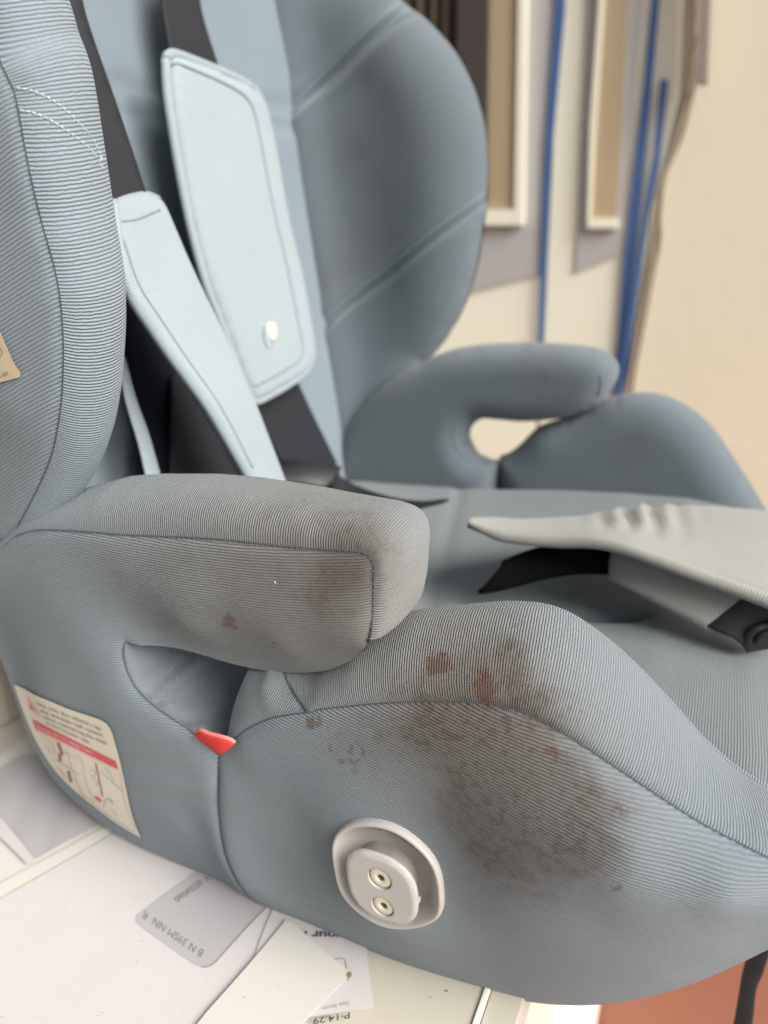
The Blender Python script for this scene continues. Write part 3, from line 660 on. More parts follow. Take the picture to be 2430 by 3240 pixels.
for s, a_, b_ in (('Use only the vehicle\'s lap', (118, 2231), (320, 2312)), ('and shoulder belt system', (128, 2253), (326, 2333)), ('when restraining the child', (138, 2273), (338, 2358)), ('in this booster seat.', (148, 2292), (288, 2356))):
    text('lettering', s, a_, b_, (-5, -13), f2, M_ink, LAB, .004)
decal('red_band', [(101, 2276), (365, 2410), (374, 2435), (112, 2305)], f2, M_inkr, LAB)
text('lettering', 'Group 2/3 (15-36kg) Child', (121, 2304), (292, 2386), (-6, -12), f3, M_label, LAB, .005)
decal_line('label_drawing', [(105, 2308), (374, 2438)], 1.6, f3, M_inkp, LAB)
for pts, w, m_ in [([(210, 2372), (230, 2440), (262, 2520), (290, 2560)], 1.6, M_inkl), ([(246, 2385), (262, 2420), (272, 2480), (300, 2540)], 1.4, M_inkl), ([(380, 2445), (388, 2500), (404, 2570), (425, 2632), (330, 2570), (250, 2505)], 1.4, M_inkl), ([(302, 2415), (310, 2450), (318, 2490), (324, 2520)], 4, M_inkm),
                   ([(316, 2440), (350, 2470), (390, 2508)], 1.6, M_inkl), ([(182, 2350), (190, 2368), (196, 2390)], 9, M_inkm), ([(188, 2385), (190, 2410)], 9, M_inkm), ([(216, 2440), (220, 2460), (226, 2475)], 9, M_inkm),
                   ([(300, 2522), (312, 2530), (318, 2538)], 8, M_inkr), ([(328, 2555), (333, 2535), (345, 2528), (358, 2545)], 3.5, M_inkl), ([(284, 2440), (292, 2434), (302, 2446), (296, 2458), (286, 2452)], 2, M_inkl), ([(290, 2462), (306, 2470), (312, 2484), (298, 2480)], 2, M_inkl), ([(140, 2345), (152, 2342), (168, 2360), (172, 2384), (158, 2380), (146, 2362)], 2, M_inkp), ([(170, 2400), (200, 2420), (250, 2450)], 1.5, M_inkl), ([(200, 2380), (245, 2400)], 1.5, M_inkl), ([(178, 2430), (196, 2446), (206, 2462)], 3, M_inkp), ([(330, 2430), (350, 2450), (360, 2480)], 1.3, M_inkl), ([(352, 2560), (372, 2585)], 1.5, M_inkl)]:
    decal_line('label_drawing', pts, w, f2, m_, LAB)
# ------------------------------------------------------------------ near back wing
wseam = A3([(-60, -160, -.012), (-20, 80, -.014), (0, 190, -.015), (28, 250, -.016), (48, 300, -.016), (66, 390, -.017), (82, 480, -.017), (105, 590, -.017), (132, 700, -.016), (155, 780, -.016), (176, 860, -.015), (192, 950, -.015), (200, 1060, -.014), (201, 1150, -.013), (196, 1260, -.011), (184, 1350, -.009), (164, 1440, -.006), (132, 1520, -.003), (92, 1600, 0), (55, 1670, .003), (20, 1740, .006)])
wl_ = A3([(20, 1740, .006), (-150, 1830, .006), (-500, 1700, .0), (-700, 1200, -.004), (-700, 500, -.008), (-500, -160, -.012), (-60, -160, -.012)])
WING = sheet('back_wing', [(wseam, True), ([wl_[0], wl_[1], wl_[2], wl_[3], wl_[4], wl_[5]], False), ([wl_[5], wl_[6]], False)],
             A3([(-100, 600, -.018), (0, 1000, -.018), (-200, 1200, -.014), (50, 1300, -.014)]), M_wing, sp=.0021, puff=(.0024, .0026), ang=math.radians(26), warp=lambda x, z: .8*(x+.25)**2, parent=SEAT)
# rounded edge panel: from the seam round to the inner face
wedge = A3([(60, -160, .028), (150, 80, .028), (190, 190, .028), (215, 300, .028), (235, 390, .028), (255, 480, .028), (275, 590, .028), (290, 700, .028), (305, 780, .028), (315, 860, .028), (318, 950, .028), (315, 1060, .028), (312, 1150, .028), (302, 1260, .028), (284, 1350, .028), (256, 1440, .026), (215, 1520, .022), (165, 1600, .018), (105, 1660, .016), (40, 1730, .012)])
we = strip('wing_edge', wseam, wedge, M_wing, h=[.0175, .0175, .018, .017, .016, .0155, .0155, .0155, .0155, .015, .014, .0125, .010, .006, .003], hint=(1, -.3, 0), m=22, p=2.1, parent=WING.obj, step=.0022, shear=-.10)
stitches('seam_thread', wseam, .0005, M_thread, WING.obj)
tube('seam', wseam, .00024, M_seam, WING.obj, k=5)
strip('wing_inner', wedge, [p+np.array([-.12, .02, 0]) for p in wedge], M_back, h=.006, hint=(0, 1, 0), m=10, parent=WING.obj, step=.006)
# topstitching crossing the edge panel
import mathutils.bvhtree as bvh
def hit(o, px, py, off=.0004):
    if not hasattr(hit, 'c'): hit.c = {}
    if o.name not in hit.c:
        me_ = o.data; hit.c[o.name] = bvh.BVHTree.FromPolygons([v.co[:] for v in me_.vertices], [tuple(p.vertices) for p in me_.polygons])
    d_ = ray(px, py); d_ = d_/np.linalg.norm(d_)
    r_ = hit.c[o.name].ray_cast(Vector(CAM), Vector(d_))
    if r_[0] is None: return None
    return np.array(r_[0])-d_*off
def topstitch(o, pts, parent, m_, r=.00028):
    q = crom([np.array([p[0], p[1], 0.]) for p in pts], step=4); out = []
    for p in q:
        h_ = hit(o, p[0], p[1], .00025)
        if h_ is not None: out.append(h_)
    if len(out) < 6: return
    out = np.array(out); V = []; F = []; ln = 5
    for i in range(0, len(out)-ln, ln):
        seg = out[i:i+ln]; a_, b_ = seg[0], seg[-1]; t_ = (b_-a_); L_ = np.linalg.norm(t_)
        if L_ < 1e-6: continue
        t_ /= L_; n_2 = (CAM-a_); n_2 /= np.linalg.norm(n_2); u_ = np.cross(t_, n_2); u_ /= np.linalg.norm(u_); b_ = b_-t_*.0003
        o_ = len(V)
        for p in (a_, (a_+b_)/2+n_2*r, b_):
            w_ = r if p is not a_ and p is not b_ else r*.7
            V += [p+u_*w_, p+n_2*r, p-u_*w_]
        F += [(o_, o_+1, o_+4, o_+3), (o_+1, o_+2, o_+5, o_+4), (o_+3, o_+4, o_+7, o_+6), (o_+4, o_+5, o_+8, o_+7)]
    return mkobj('topstitch', V, F, m_, parent, kind='stuff')
topstitch(we, [(52, 277), (95, 285), (140, 302), (185, 330), (230, 368), (270, 410), (300, 450), (318, 490), (326, 530)], WING.obj, M_threadl)
topstitch(we, [(62, 348), (110, 358), (160, 380), (205, 408), (245, 438), (285, 470), (312, 505), (328, 540)], WING.obj, M_threadl)
# small tan label on the wing side
fw = lambda px, py, off=.0006: WING.on(px, py, off)
wlb = [[(-150, 1045), (-60, 1010), (0, 1050)][1:], [(0, 1050), (22, 1100), (42, 1145), (63, 1178), (64, 1188), (60, 1194)], [(60, 1194), (0, 1210), (-110, 1240)], [(-110, 1240), (-90, 1100), (-60, 1010)]]
ol = np.vstack([crom([fw(*p) for p in s], step=.0012)[:-1] for s in wlb])
V2, T = tri2d(ol[:, [0, 2]], .002)
P = np.c_[V2[:, 0], WING.f(V2)-WING.puff-.0005, V2[:, 1]]; q = P[list(T[0])]
if np.cross(q[1]-q[0], q[2]-q[0])[1] > 0: T = [t[::-1] for t in T]
WL = mkobj('size_label', P, T, M_labelt, WING.obj)
f4 = lambda px, py: fw(px, py, .0009)
text('lettering', '1-01', (0, 1196), (26, 1187), (-4.5, -12), f4, M_inkd, WL, 0)
decal_line('lettering', [(-10, 1131), (0, 1128), (5, 1122), (6, 1114), (3, 1106), (0, 1100), (-6, 1096)], 1.8, f4, M_inkd, WL)
# ------------------------------------------------------------------ far armrest and bolster (rounded slab)
def slab(name, outline, y0, y1, r, mat_, parent, holes=(), sp=.005, ang=0.0, warp=None, dip=None):
    ol = np.vstack([crom(s, step=sp*.8)[:-1] for s in outline])[:, [0, 2]]
    H = [crom(h_+h_[:1], step=sp*.6)[:-1][:, [0, 2]] for h_ in holes]
    V2, T = tri2d(ol, sp, H); d = dist(V2, ol, True)
    for h_ in H: d = np.minimum(d, dist(V2, h_, True)*1.6)
    k = np.clip(d/r, 0, 1); g = np.sqrt(1-(1-k)**2.2)
    ym, hw = (y0+y1)/2, (y1-y0)/2
    if dip is not None: front = ym-hw*g-dip(V2)*g
    else: front = ym-hw*g
    Vf = np.c_[V2[:, 0], front, V2[:, 1]]; Vb = np.c_[V2[:, 0], ym+hw*g+.00001, V2[:, 1]]
    q = Vf[list(T[0])]
    if np.cross(q[1]-q[0], q[2]-q[0])[1] > 0: T = [t[::-1] for t in T]
    n = len(V2); F = list(T)+[tuple(i+n for i in t[::-1]) for t in T]
    P = np.vstack([Vf, Vb])
    ca, sa = math.cos(ang), math.sin(ang); u = P[:, 0]*ca+P[:, 2]*sa; v = -P[:, 0]*sa+P[:, 2]*ca
    if warp: v = v+warp(P[:, 0], P[:, 2])
    o = mkobj(name, P, F, mat_, parent, np.c_[u, v]*1000, soil(P)); md = o.modifiers.new('w', 'WELD'); md.merge_threshold = .0001
    s = Surf(); s.obj = o; s.V2 = V2; s.front = front; s.f = TPS(V2[::max(1, len(V2)//150)], front[::max(1, len(V2)//150)]); return s
YF = .425
fa_out = [A3([(1060, 1480), (1080, 1400), (1112, 1330), (1180, 1250), (1260, 1185), (1355, 1136), (1430, 1106), (1510, 1091), (1586, 1085), (1660, 1083), (1733, 1084), (1800, 1088), (1861, 1095), (1905, 1105), (1935, 1122), (1955, 1145), (1960, 1172), (1950, 1205), (1930, 1240), (1905, 1268), (1880, 1288), (1840, 1306), (1783, 1322), (1719, 1329), (1650, 1333), (1586, 1328), (1530, 1324), (1505, 1336), (1490, 1358), (1487, 1385), (1497, 1412), (1517, 1437), (1545, 1450), (1583, 1452)], YF),
          A3([(1583, 1452), (1583, 1640)], YF), A3([(1583, 1640), (1300, 1620), (1040, 1580)], YF), A3([(1040, 1580), (1060, 1480)], YF)]
fb_out = [A3([(1570, 1640), (1572, 1540), (1575, 1448)], YF), A3([(1575, 1448), (1606, 1437), (1632, 1418), (1655, 1396), (1685, 1366), (1725, 1343), (1783, 1326), (1850, 1298), (1900, 1272), (1959, 1253), (2028, 1246), (2097, 1254), (2175, 1290), (2254, 1358), (2333, 1472), (2401, 1580), (2460, 1680), (2540, 1800), (2640, 1950)], YF),
          A3([(2640, 1950), (2400, 1760), (2100, 1700), (1800, 1660), (1570, 1640)], YF)]
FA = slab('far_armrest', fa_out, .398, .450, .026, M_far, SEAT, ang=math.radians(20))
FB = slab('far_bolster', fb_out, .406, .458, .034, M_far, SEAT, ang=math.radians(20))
def onf(surf, px, py, off=.0006):
    h_ = hit(surf, px, py, off); return h_
def surfline(name, o, pts, r, m_, parent, kind=None):
    q = crom([np.array([p[0], p[1], 0.]) for p in pts], step=10); out = [hit(o, p[0], p[1], r*.3) for p in q]; out = [p for p in out if p is not None]
    return tube(name, np.array(out), r, m_, parent, step=.004, k=6) if len(out) > 3 else None
surfline('seam', FA.obj, [(1900, 1182), (1902, 1210), (1893, 1250)], .0008, M_thread, FA.obj)
surfline('seam', FA.obj, [(1440, 1345), (1432, 1385), (1448, 1425), (1490, 1460), (1580, 1462)], .0006, M_far, FA.obj)
# fold along the armrest underside towards the slot
# ------------------------------------------------------------------ seat pan
pc = [at(px, py, .392) for px, py in [(1060, 1500), (1222, 1516), (1390, 1526), (1586, 1531), (1783, 1535), (1979, 1541), (2175, 1562), (2372, 1604), (2470, 1640), (2600, 1700)]]
def zfar(x): return float(np.interp(x, [p[0] for p in pc], [p[2] for p in pc]))
grid = []; F = []; UVp = []
xs_ = np.linspace(-.36, .105, 135); ys_ = np.linspace(.060, .404, 110)
slit_a, slit_b = at(1515, 1868, .17), at(1640, 1780, .185)
for i, x in enumerate(xs_):
    for j, y in enumerate(ys_):
        e_ = (y-.23)/.17
        z = zfar(x)-.006+.004*e_*e_
        z -= .010*math.exp(-((x+.09)/.10)**2)*(1-e_*e_)                 # sitting hollow
        z += .004*math.exp(-((x+.225+.1*e_)/.012)**2)*0
        z += .0016*noise.noise(Vector((x*14, y*14, 0)))
        z -= .05*max(0, x-.07)**1.3*4 + .10*max(0, -.30-x)
        z -= .0018*math.exp(-((x+.180+.25*(y-.3))/.006)**2)*(1 if y > .16 else 0)
        d_ = abs((y-slit_a[1])-.2*(x-slit_a[0])); lx = (x-slit_a[0])
        if -.02 < lx < .1: z -= .010*math.exp(-(d_/.006)**2)*min(1, (lx+.02)/.02)*min(1, (.1-lx)/.02)
        z -= .006*max(0, abs(e_)-.93)/.07
        grid.append((x, y, z)); UVp.append((y*1000, x*1000))
for i in range(len(xs_)-1):
    for j in range(len(ys_)-1):
        a0 = i*len(ys_)+j; F.append((a0, a0+len(ys_), a0+len(ys_)+1, a0+1))
PAN = mkobj('seat_cushion', grid, F, M_pan, SEAT, UVp, NULL3(grid))
# front apron of the cushion so that it is a body with depth
fe = [np.array(grid[-110:][k]) for k in range(0, 110, 10)]+[np.array(grid[-1])]
fe = [np.array([.088, .018, fe[0][2]-.020])]+fe+[np.array([.09, .45, fe[-1][2]-.02])]
strip('cushion_front', fe, [np.array([p[0]-.030, p[1], .014]) for p in fe], M_pan, h=.012, hint=(1, 0, 0), m=14, parent=PAN, step=.008)
# ------------------------------------------------------------------ backrest
bx = []; F = []; UVp = []
zs_ = np.linspace(.06, .62, 100); ys2 = np.linspace(.02, .46, 80)
for z in zs_:
    for y in ys2:
        x = BX-BS*z; c_ = (y-.22)/.2
        x += -.006*math.exp(-((y-.235)/.045)**2)+.006*c_*c_ + .0015*noise.noise(Vector((y*12, z*12, 3)))
        x -= .003*math.exp(-((z-.418-.06*(y-.2))/.004)**2)+.003*math.exp(-((z-.402-.06*(y-.2))/.004)**2)
        bx.append((x, y, z)); UVp.append((y*1000, z*1000))
for i in range(len(zs_)-1):
    for j in range(len(ys2)-1):
        a0 = i*len(ys2)+j; F.append((a0, a0+1, a0+len(ys2)+1, a0+len(ys2)))
BACK = mkobj('backrest', bx, F, M_back, SEAT, UVp, NULL3(bx))
bb_ = box('backrest_shell', (-.47, .03, .05), (-.44, .45, .62), M_plast2, BACK, .01)
def bpanel(name, L, off, mat_, parent, th=0, sp=.005, puff=0, uva=0.0, edge=0, smooth_=True):
    """panel lying parallel to the backrest, off metres in front of it; L = closed px outline segments or points with own offset"""
    ol = np.vstack([crom([atb(p[0], p[1], p[2] if len(p) > 2 else off) for p in s], step=sp*.8)[:-1] for s in L])
    V2, T = tri2d(ol[:, [1, 2]], sp); f = TPS(ol[::max(1, len(ol)//60)][:, [1, 2]], ol[::max(1, len(ol)//60)][:, 0]); x = f(V2); d = dist(V2, ol[:, [1, 2]], True)
    if puff: x = x+puff*np.sqrt(np.clip(1-(1-np.clip(d/(edge or .01), 0, 1))**2, 0, 1))
    P = np.c_[x, V2]; q = P[list(T[0])]
    if np.cross(q[1]-q[0], q[2]-q[0])[0] < 0: T = [t[::-1] for t in T]
    ca, sa = math.cos(uva), math.sin(uva)
    o = mkobj(name, P, T, mat_, parent, np.c_[V2[:, 0]*ca+V2[:, 1]*sa, -V2[:, 0]*sa+V2[:, 1]*ca]*1000, NULL3(P))
    if th: solid(o, th, -1)
    return o
# far shoulder strap and pad
bpanel('shoulder_strap', [[(505, -160), (650, -160)], [(650, -160), (633, 0), (693, 214), (720, 330)], [(720, 330), (560, 330)], [(560, 330), (540, 169), (512, 0), (505, -160)]], .022, M_web, SEAT, th=.0016)
pad_px = [[(524, 190), (530, 176), (548, 170), (590, 182), (693, 223), (771, 259), (806, 286), (830, 330), (845, 385), (856, 430), (880, 560), (904, 693), (940, 836), (968, 980), (984, 1075), (988, 1120), (980, 1152), (958, 1184), (904, 1222), (855, 1250), (815, 1270), (800, 1268), (790, 1255), (760, 1185), (729, 1101), (690, 1000), (651, 900), (610, 750), (579, 603), (550, 440), (530, 301), (524, 190)]]
FP = bpanel('shoulder_pad', pad_px, .032, M_pad, SEAT, th=.010, sp=.004, puff=.006, edge=.010, uva=math.radians(12))
def inset(pts, k, cxy=None):
    P = np.array(pts, float); T_ = np.gradient(P, axis=0); T_ /= np.linalg.norm(T_, axis=1)[:, None]; Nn = np.c_[-T_[:, 1], T_[:, 0]]
    return P+Nn*k
ip = inset([(540, 205), (560, 200), (600, 215), (693, 255), (750, 285), (785, 315), (806, 360), (826, 450), (850, 580), (875, 700), (908, 840), (936, 980), (955, 1075), (958, 1115), (945, 1140), (900, 1172), (850, 1200), (805, 1222)], 0)
surfline('pad_seam', FP, ip.tolist(), .0010, plain('seam_grey', lin(122, 136, 144), .8), FP)
rim = [atb(p[0], p[1], .033) for p in pad_px[0]]
tube('pad_piping', rim, .0030, M_pad, FP, step=.004)
snap = atb(866, 1052, .040)
V = []; F = []; n_ = 28
for k, (r_, h_) in enumerate([(.0050, -.003), (.0050, -.0006), (.0040, .0002), (.0022, .0006), (.0002, .0008)]):
    for t in np.linspace(0, 2*math.pi, n_+1)[:-1]: V.append((snap[0]+h_, snap[1]+r_*math.cos(t)*1.15, snap[2]+r_*1.45*math.sin(t)))
for k in range(4):
    for i in range(n_): F.append((k*n_+i, k*n_+(i+1) % n_, (k+1)*n_+(i+1) % n_, (k+1)*n_+i))
mkobj('pad_snap', V, F, plain('white_snap', lin(205, 200, 190), .4), FP)
t_ = np.linspace(2.2, 6.0, 20); c0 = atb(852, 1062, .0395)
tube('snap_ring', [c0+np.array([0, .0065*math.cos(a), .0095*math.sin(a)]) for a in t_], .0005, M_pad, FP, step=.001, k=6)
decal('side_tag', [(902, 690), (912, 688), (922, 728), (913, 732)], lambda a, b: atb(a, b, .030), M_red, FP)
bpanel('shoulder_strap', [[(780, 1180), (930, 1180)], [(930, 1180), (1000, 1330), (1066, 1462)], [(1066, 1462), (1060, 1480), (880, 1500)], [(880, 1500), (780, 1180)]], .020, M_web, SEAT, th=.0016)
# near shoulder strap and pad (slants forward, away from the backrest)
bpanel('shoulder_strap', [[(205, -160, .04), (215, -160, .04), (225, 0, .05)][:0] or [(200, -160, .05), (243, -160, .05)], [(243, -160, .05), (262, 0, .055), (300, 130, .058), (360, 300, .06), (418, 470, .066), (480, 660, .07)], [(480, 660, .07), (340, 680, .07)], [(340, 680, .07), (290, 480, .066), (240, 200, .058), (200, -160, .05)]], .055, M_web, SEAT, th=.0016)
pn_l = [(352, 644), (358, 700), (374, 800), (416, 939), (480, 1040), (542, 1131), (600, 1210), (663, 1300), (778, 1499), (830, 1600)]
pn_r = [(460, 618), (508, 645), (545, 720), (585, 812), (640, 930), (723, 1101), (764, 1190), (802, 1282), (892, 1520), (925, 1600)]
NP = strip('shoulder_pad', [atb(x, y, .072+.03*i/9) for i, (x, y) in enumerate(pn_l)], [atb(x, y, .062+.03*i/9) for i, (x, y) in enumerate(pn_r)], M_pad, h=.005, hint=(1, 0, 0), m=16, p=3.2, parent=SEAT, step=.003, shear=.3)
solid(NP, .007, -1)
tube('pad_piping', [atb(x+4, y, .074+.03*i/9) for i, (x, y) in enumerate(pn_l)], .0032, M_pad, NP, step=.004)
surfline('pad_seam', NP, [(392, 760), (440, 900), (510, 1010), (590, 1130), (700, 1290), (800, 1480)], .0006, plain('seam_grey2', lin(120, 132, 140), .8), NP)
surfline('pad_seam', NP, [(372, 700), (430, 694), (506, 664)], .0006, bpy.data.materials['seam_grey'], NP)
tube('pad_piping', [atb(x, y, .068) for x, y in [(354, 640), (400, 634), (465, 618), (500, 630)]], .0020, M_pad, NP, step=.003)
# dark sheet behind the near pad, lap strap, harness slot
bpanel('harness_sheet', [[(300, 640), (500, 640)], [(500, 640), (640, 900), (800, 1260), (960, 1600)], [(960, 1600), (470, 1600)], [(470, 1600), (430, 1300), (380, 1000), (300, 640)]], .024, M_dark, SEAT, th=.002)
bpanel('harness_fold', [[(545, 1200), (560, 1180), (700, 1400)], [(700, 1400), (760, 1560), (540, 1560)], [(540, 1560), (545, 1200)]], .030, M_web, SEAT, th=.002)
lt = strip('lap_strap', [atb(x, y, .045) for x, y in [(384, 1130), (392, 1250), (440, 1420), (470, 1560)]], [atb(x, y, .045) for x, y in [(390, 1130), (430, 1270), (470, 1380), (520, 1560)]], M_pad, h=.001, m=6, hint=(1, 0, 0), parent=SEAT, step=.004); solid(lt, .0015)
pl = strip('harness_buckle', A3([(870, 1490, .26), (930, 1478, .27), (1000, 1476, .28), (1075, 1488, .29)]), A3([(880, 1540, .25), (960, 1540, .26), (1040, 1560, .27), (1075, 1530, .28)]), M_plast2, h=.004, hint=(0, -.5, 1), m=8, parent=SEAT, step=.004); solid(pl, .006)
strip('buckle_edge', A3([(860, 1450, .275), (960, 1455, .28), (1080, 1480, .29)]), A3([(862, 1462, .272), (960, 1466, .277), (1080, 1487, .288)]), M_web, h=.001, m=5, hint=(0, -.5, 1), parent=pl)
lap = strip('lap_belt', A3([(1060, 1500, .27), (1120, 1535, .27), (1220, 1570, .26), (1330, 1590, .26), (1420, 1585, .26)]), A3([(1040, 1560, .25), (1120, 1600, .25), (1220, 1625, .25), (1320, 1612, .25), (1410, 1592, .255)]), M_web, h=.002, m=8, hint=(0, 0, 1), parent=SEAT, step=.004); solid(lap, .0015)
# ------------------------------------------------------------------ far wing
YW = .448
fw_out = [A3([(824, -260), (1060, -200), (1200, -90), (1270, 0), (1342, 56), (1403, 118), (1440, 165), (1463, 205), (1488, 255), (1507, 305), (1520, 350), (1530, 395), (1537, 450), (1540, 520), (1539, 600), (1533, 665), (1523, 730), (1513, 800), (1499, 865), (1478, 935), (1451, 998), (1425, 1042), (1400, 1082), (1352, 1142)], YW),
          A3([(1352, 1142), (1290, 1240), (1200, 1360), (1130, 1460), (1090, 1560)], YW),
          [at(1090, 1560, YW), at(1050, 1520, .39), at(1038, 1430, .385), at(1020, 1290, .385), at(1003, 1145, .385), at(985, 1000, .385), at(964, 844, .385), at(940, 720, .385), at(915, 590, .385), at(898, 480, .385), at(888, 386, .385), at(862, 310, .385), at(842, 241, .385), at(830, 120, .385), at(824, 0, .385), at(824, -260, .385)],
          [at(824, -260, .385), at(824, -260, YW)+np.array([-.001, 0, .001])]]
ol = np.vstack([crom(s, step=.005)[:-1] for s in fw_out[:3]])
V2, T = tri2d(ol[:, [0, 2]], .0045)
rimc = crom(fw_out[0], step=.004)[:, [0, 2]]; lf = crom(fw_out[2], step=.004)[:, [0, 2]]
dr, dl = dist(V2, rimc), dist(V2, lf)
kk = np.clip(dr/.058, 0, 1); g = np.sqrt(1-(1-kk)**2.1)
y = .452-.040*g
t2 = dl/(dl+dr+1e-6)
y = y+.010*np.exp(-((dl-.05)/.05)**2)*g-.012*np.exp(-(dl/.02)**2)
def seamd(pts): return dist(V2, crom(A3(pts, .415), step=.003)[:, [0, 2]])
sA = [(872, 405), (900, 375), (960, 318), (1040, 240), (1120, 160), (1190, 92), (1255, 34), (1300, 0)]
sB = [(990, 1095), (1010, 1060), (1060, 1000), (1130, 940), (1220, 872), (1310, 800), (1400, 730), (1480, 670), (1540, 625)]
sC = [(900, 400), (925, 600), (960, 820), (1000, 1050), (1020, 1200)]
sD = [(1000, 1070), (1010, 1150), (1000, 1250)]
y += .0042*np.exp(-(seamd(sA)/.0035)**2)+.0042*np.exp(-(seamd(sB)/.0035)**2)-.0016*np.exp(-((seamd(sA)-.009)/.004)**2)-.0016*np.exp(-((seamd(sB)-.009)/.004)**2)
y += .004*np.exp(-(seamd(sC)/.005)**2)
y += np.array([.0016*noise.noise(Vector((v[0]*22, v[1]*14, 7))) for v in V2])
P = np.c_[V2[:, 0], y, V2[:, 1]]; q = P[list(T[0])]
if np.cross(q[1]-q[0], q[2]-q[0])[1] > 0: T = [t[::-1] for t in T]
n = len(P); yb = .454+.022*np.sqrt(1-(1-np.clip(dr/.03, 0, 1))**2)
P2 = np.vstack([P, np.c_[V2[:, 0], yb, V2[:, 1]]])
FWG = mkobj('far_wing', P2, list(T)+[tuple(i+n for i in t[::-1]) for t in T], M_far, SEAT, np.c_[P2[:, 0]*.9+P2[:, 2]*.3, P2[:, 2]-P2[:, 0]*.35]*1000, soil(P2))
M_ts = plain('topstitch_far', lin(122, 138, 144), .8)
for pts in (sA, sB):
    for k in (-17, 17):
        surfline('topstitch', FWG, inset(pts, k).tolist(), .0006, M_ts, FWG)
# ------------------------------------------------------------------ crotch strap, pad and buckle
cs = strip('crotch_strap', A3([(1512, 1874, .170), (1570, 1866, .172), (1640, 1850, .176), (1740, 1825, .182), (1850, 1812, .19), (1980, 1815, .20)]), A3([(1590, 1780, .178), (1625, 1765, .182), (1680, 1745, .188), (1780, 1722, .196), (1880, 1712, .204), (2000, 1715, .21)]), plain('black_strap_shaded', lin(11, 11, 12), .9, spec=.1), h=.003, hint=(0, -1, 1), m=8, parent=SEAT, step=.004); solid(cs, .003)  # strap black deepened: shade under the pad put into the colour
topA = A3([(1484, 1648, .178), (1540, 1672, .176), (1600, 1690, .175), (1680, 1700, .174), (1770, 1706, .173), (1880, 1708, .171), (1980, 1728, .168), (2060, 1756, .166), (2140, 1786, .164), (2260, 1830, .162), (2360, 1866, .160), (2460, 1904, .158), (2600, 1960, .156)])
topB = A3([(1484, 1640, .184), (1560, 1640, .215), (1640, 1648, .235), (1760, 1645, .255), (1840, 1640, .262), (1900, 1628, .268), (1960, 1616, .27), (2020, 1609, .272), (2100, 1604, .272), (2220, 1606, .272), (2340, 1614, .272), (2460, 1626, .272), (2600, 1650, .272)])
cp_ = strip('crotch_pad', topA, topB, M_padg, h=[.001, .003, .004, .005, .005, .006, .006], hint=(0, -.2, 1), m=22, p=2.4, parent=SEAT, step=.003)
for v in cp_.data.vertices:
    p = v.co; w_ = math.exp(-((p.x+.035)/.022)**2)*max(0, min(1, (p.y-.185)/.03)); p.z += .0026*w_*math.sin(p.x*430+p.y*40+1.5*noise.noise(p*30))
solid(cp_, .006, -1)
tube('pad_binding', [p+np.array([0, -.001, -.001]) for p in topA], .0040, M_padg, cp_, rf=lambda t: min(1, .35+t*6))
sl_ = strip('pad_sleeve', A3([(1968, 1715, .192), (1950, 1770, .188), (1948, 1835, .184)]), A3([(2390, 1850, .174), (2310, 1920, .170), (2236, 1988, .166)]), M_padg, h=.004, hint=(0, -1, .4), m=14, parent=cp_, step=.003, uvswap=False); solid(sl_, .004, 1)
tube('sleeve_edge', A3([(2392, 1860, .171), (2310, 1920, .167), (2234, 1992, .163)]), .0016, M_padg, cp_)
bk_ = strip('crotch_buckle', A3([(2385, 1860, .176), (2310, 1925, .172), (2240, 1990, .168)]), A3([(2580, 1925, .176), (2490, 2000, .172), (2350, 2030, .166)]), M_plast2, h=.004, hint=(0, -1, .5), m=14, parent=SEAT, step=.002); solid(bk_, .006, 1)
tube('buckle_rim', A3([(2365, 2032, .160), (2372, 2006, .159), (2392, 1990, .159), (2430, 1978, .161), (2470, 1972, .161)]), .0022, M_plast2, bk_)
tube('buckle_rim', A3([(2395, 2030, .160), (2400, 2014, .159), (2420, 2004, .159), (2460, 2000, .161)]), .0015, M_plast2, bk_)
# hanging strap below the front of the seat
hs_ = strip('adjuster_strap', A3([(2440, 2880, .10), (2380, 2990, .11), (2353, 3065, .115), (2338, 3150, .118), (2322, 3240, .12), (2290, 3400, .12)]), A3([(2520, 2880, .10), (2440, 3000, .11), (2410, 3080, .115), (2390, 3130, .118), (2378, 3240, .12), (2350, 3400, .12)]), M_web, h=.0008, m=6, hint=(0, -1, 0), parent=SEAT, step=.004); solid(hs_, .0015)
# unseen underside closed with cloth, added to block light below the base
und = arm_base[:10][::-1]+s_bot[::-1][1:]
strip('added_base_underside', und, [np.array([p[0]*.97-.004, .11, .003]) for p in und], M_side, h=0, m=6, parent=SEAT, step=.006, uvswap=False)
# base shell under the cloth
box('base_shell', (-.28, .06, .004), (-.06, .40, .09), M_plast2, SEAT, .01)
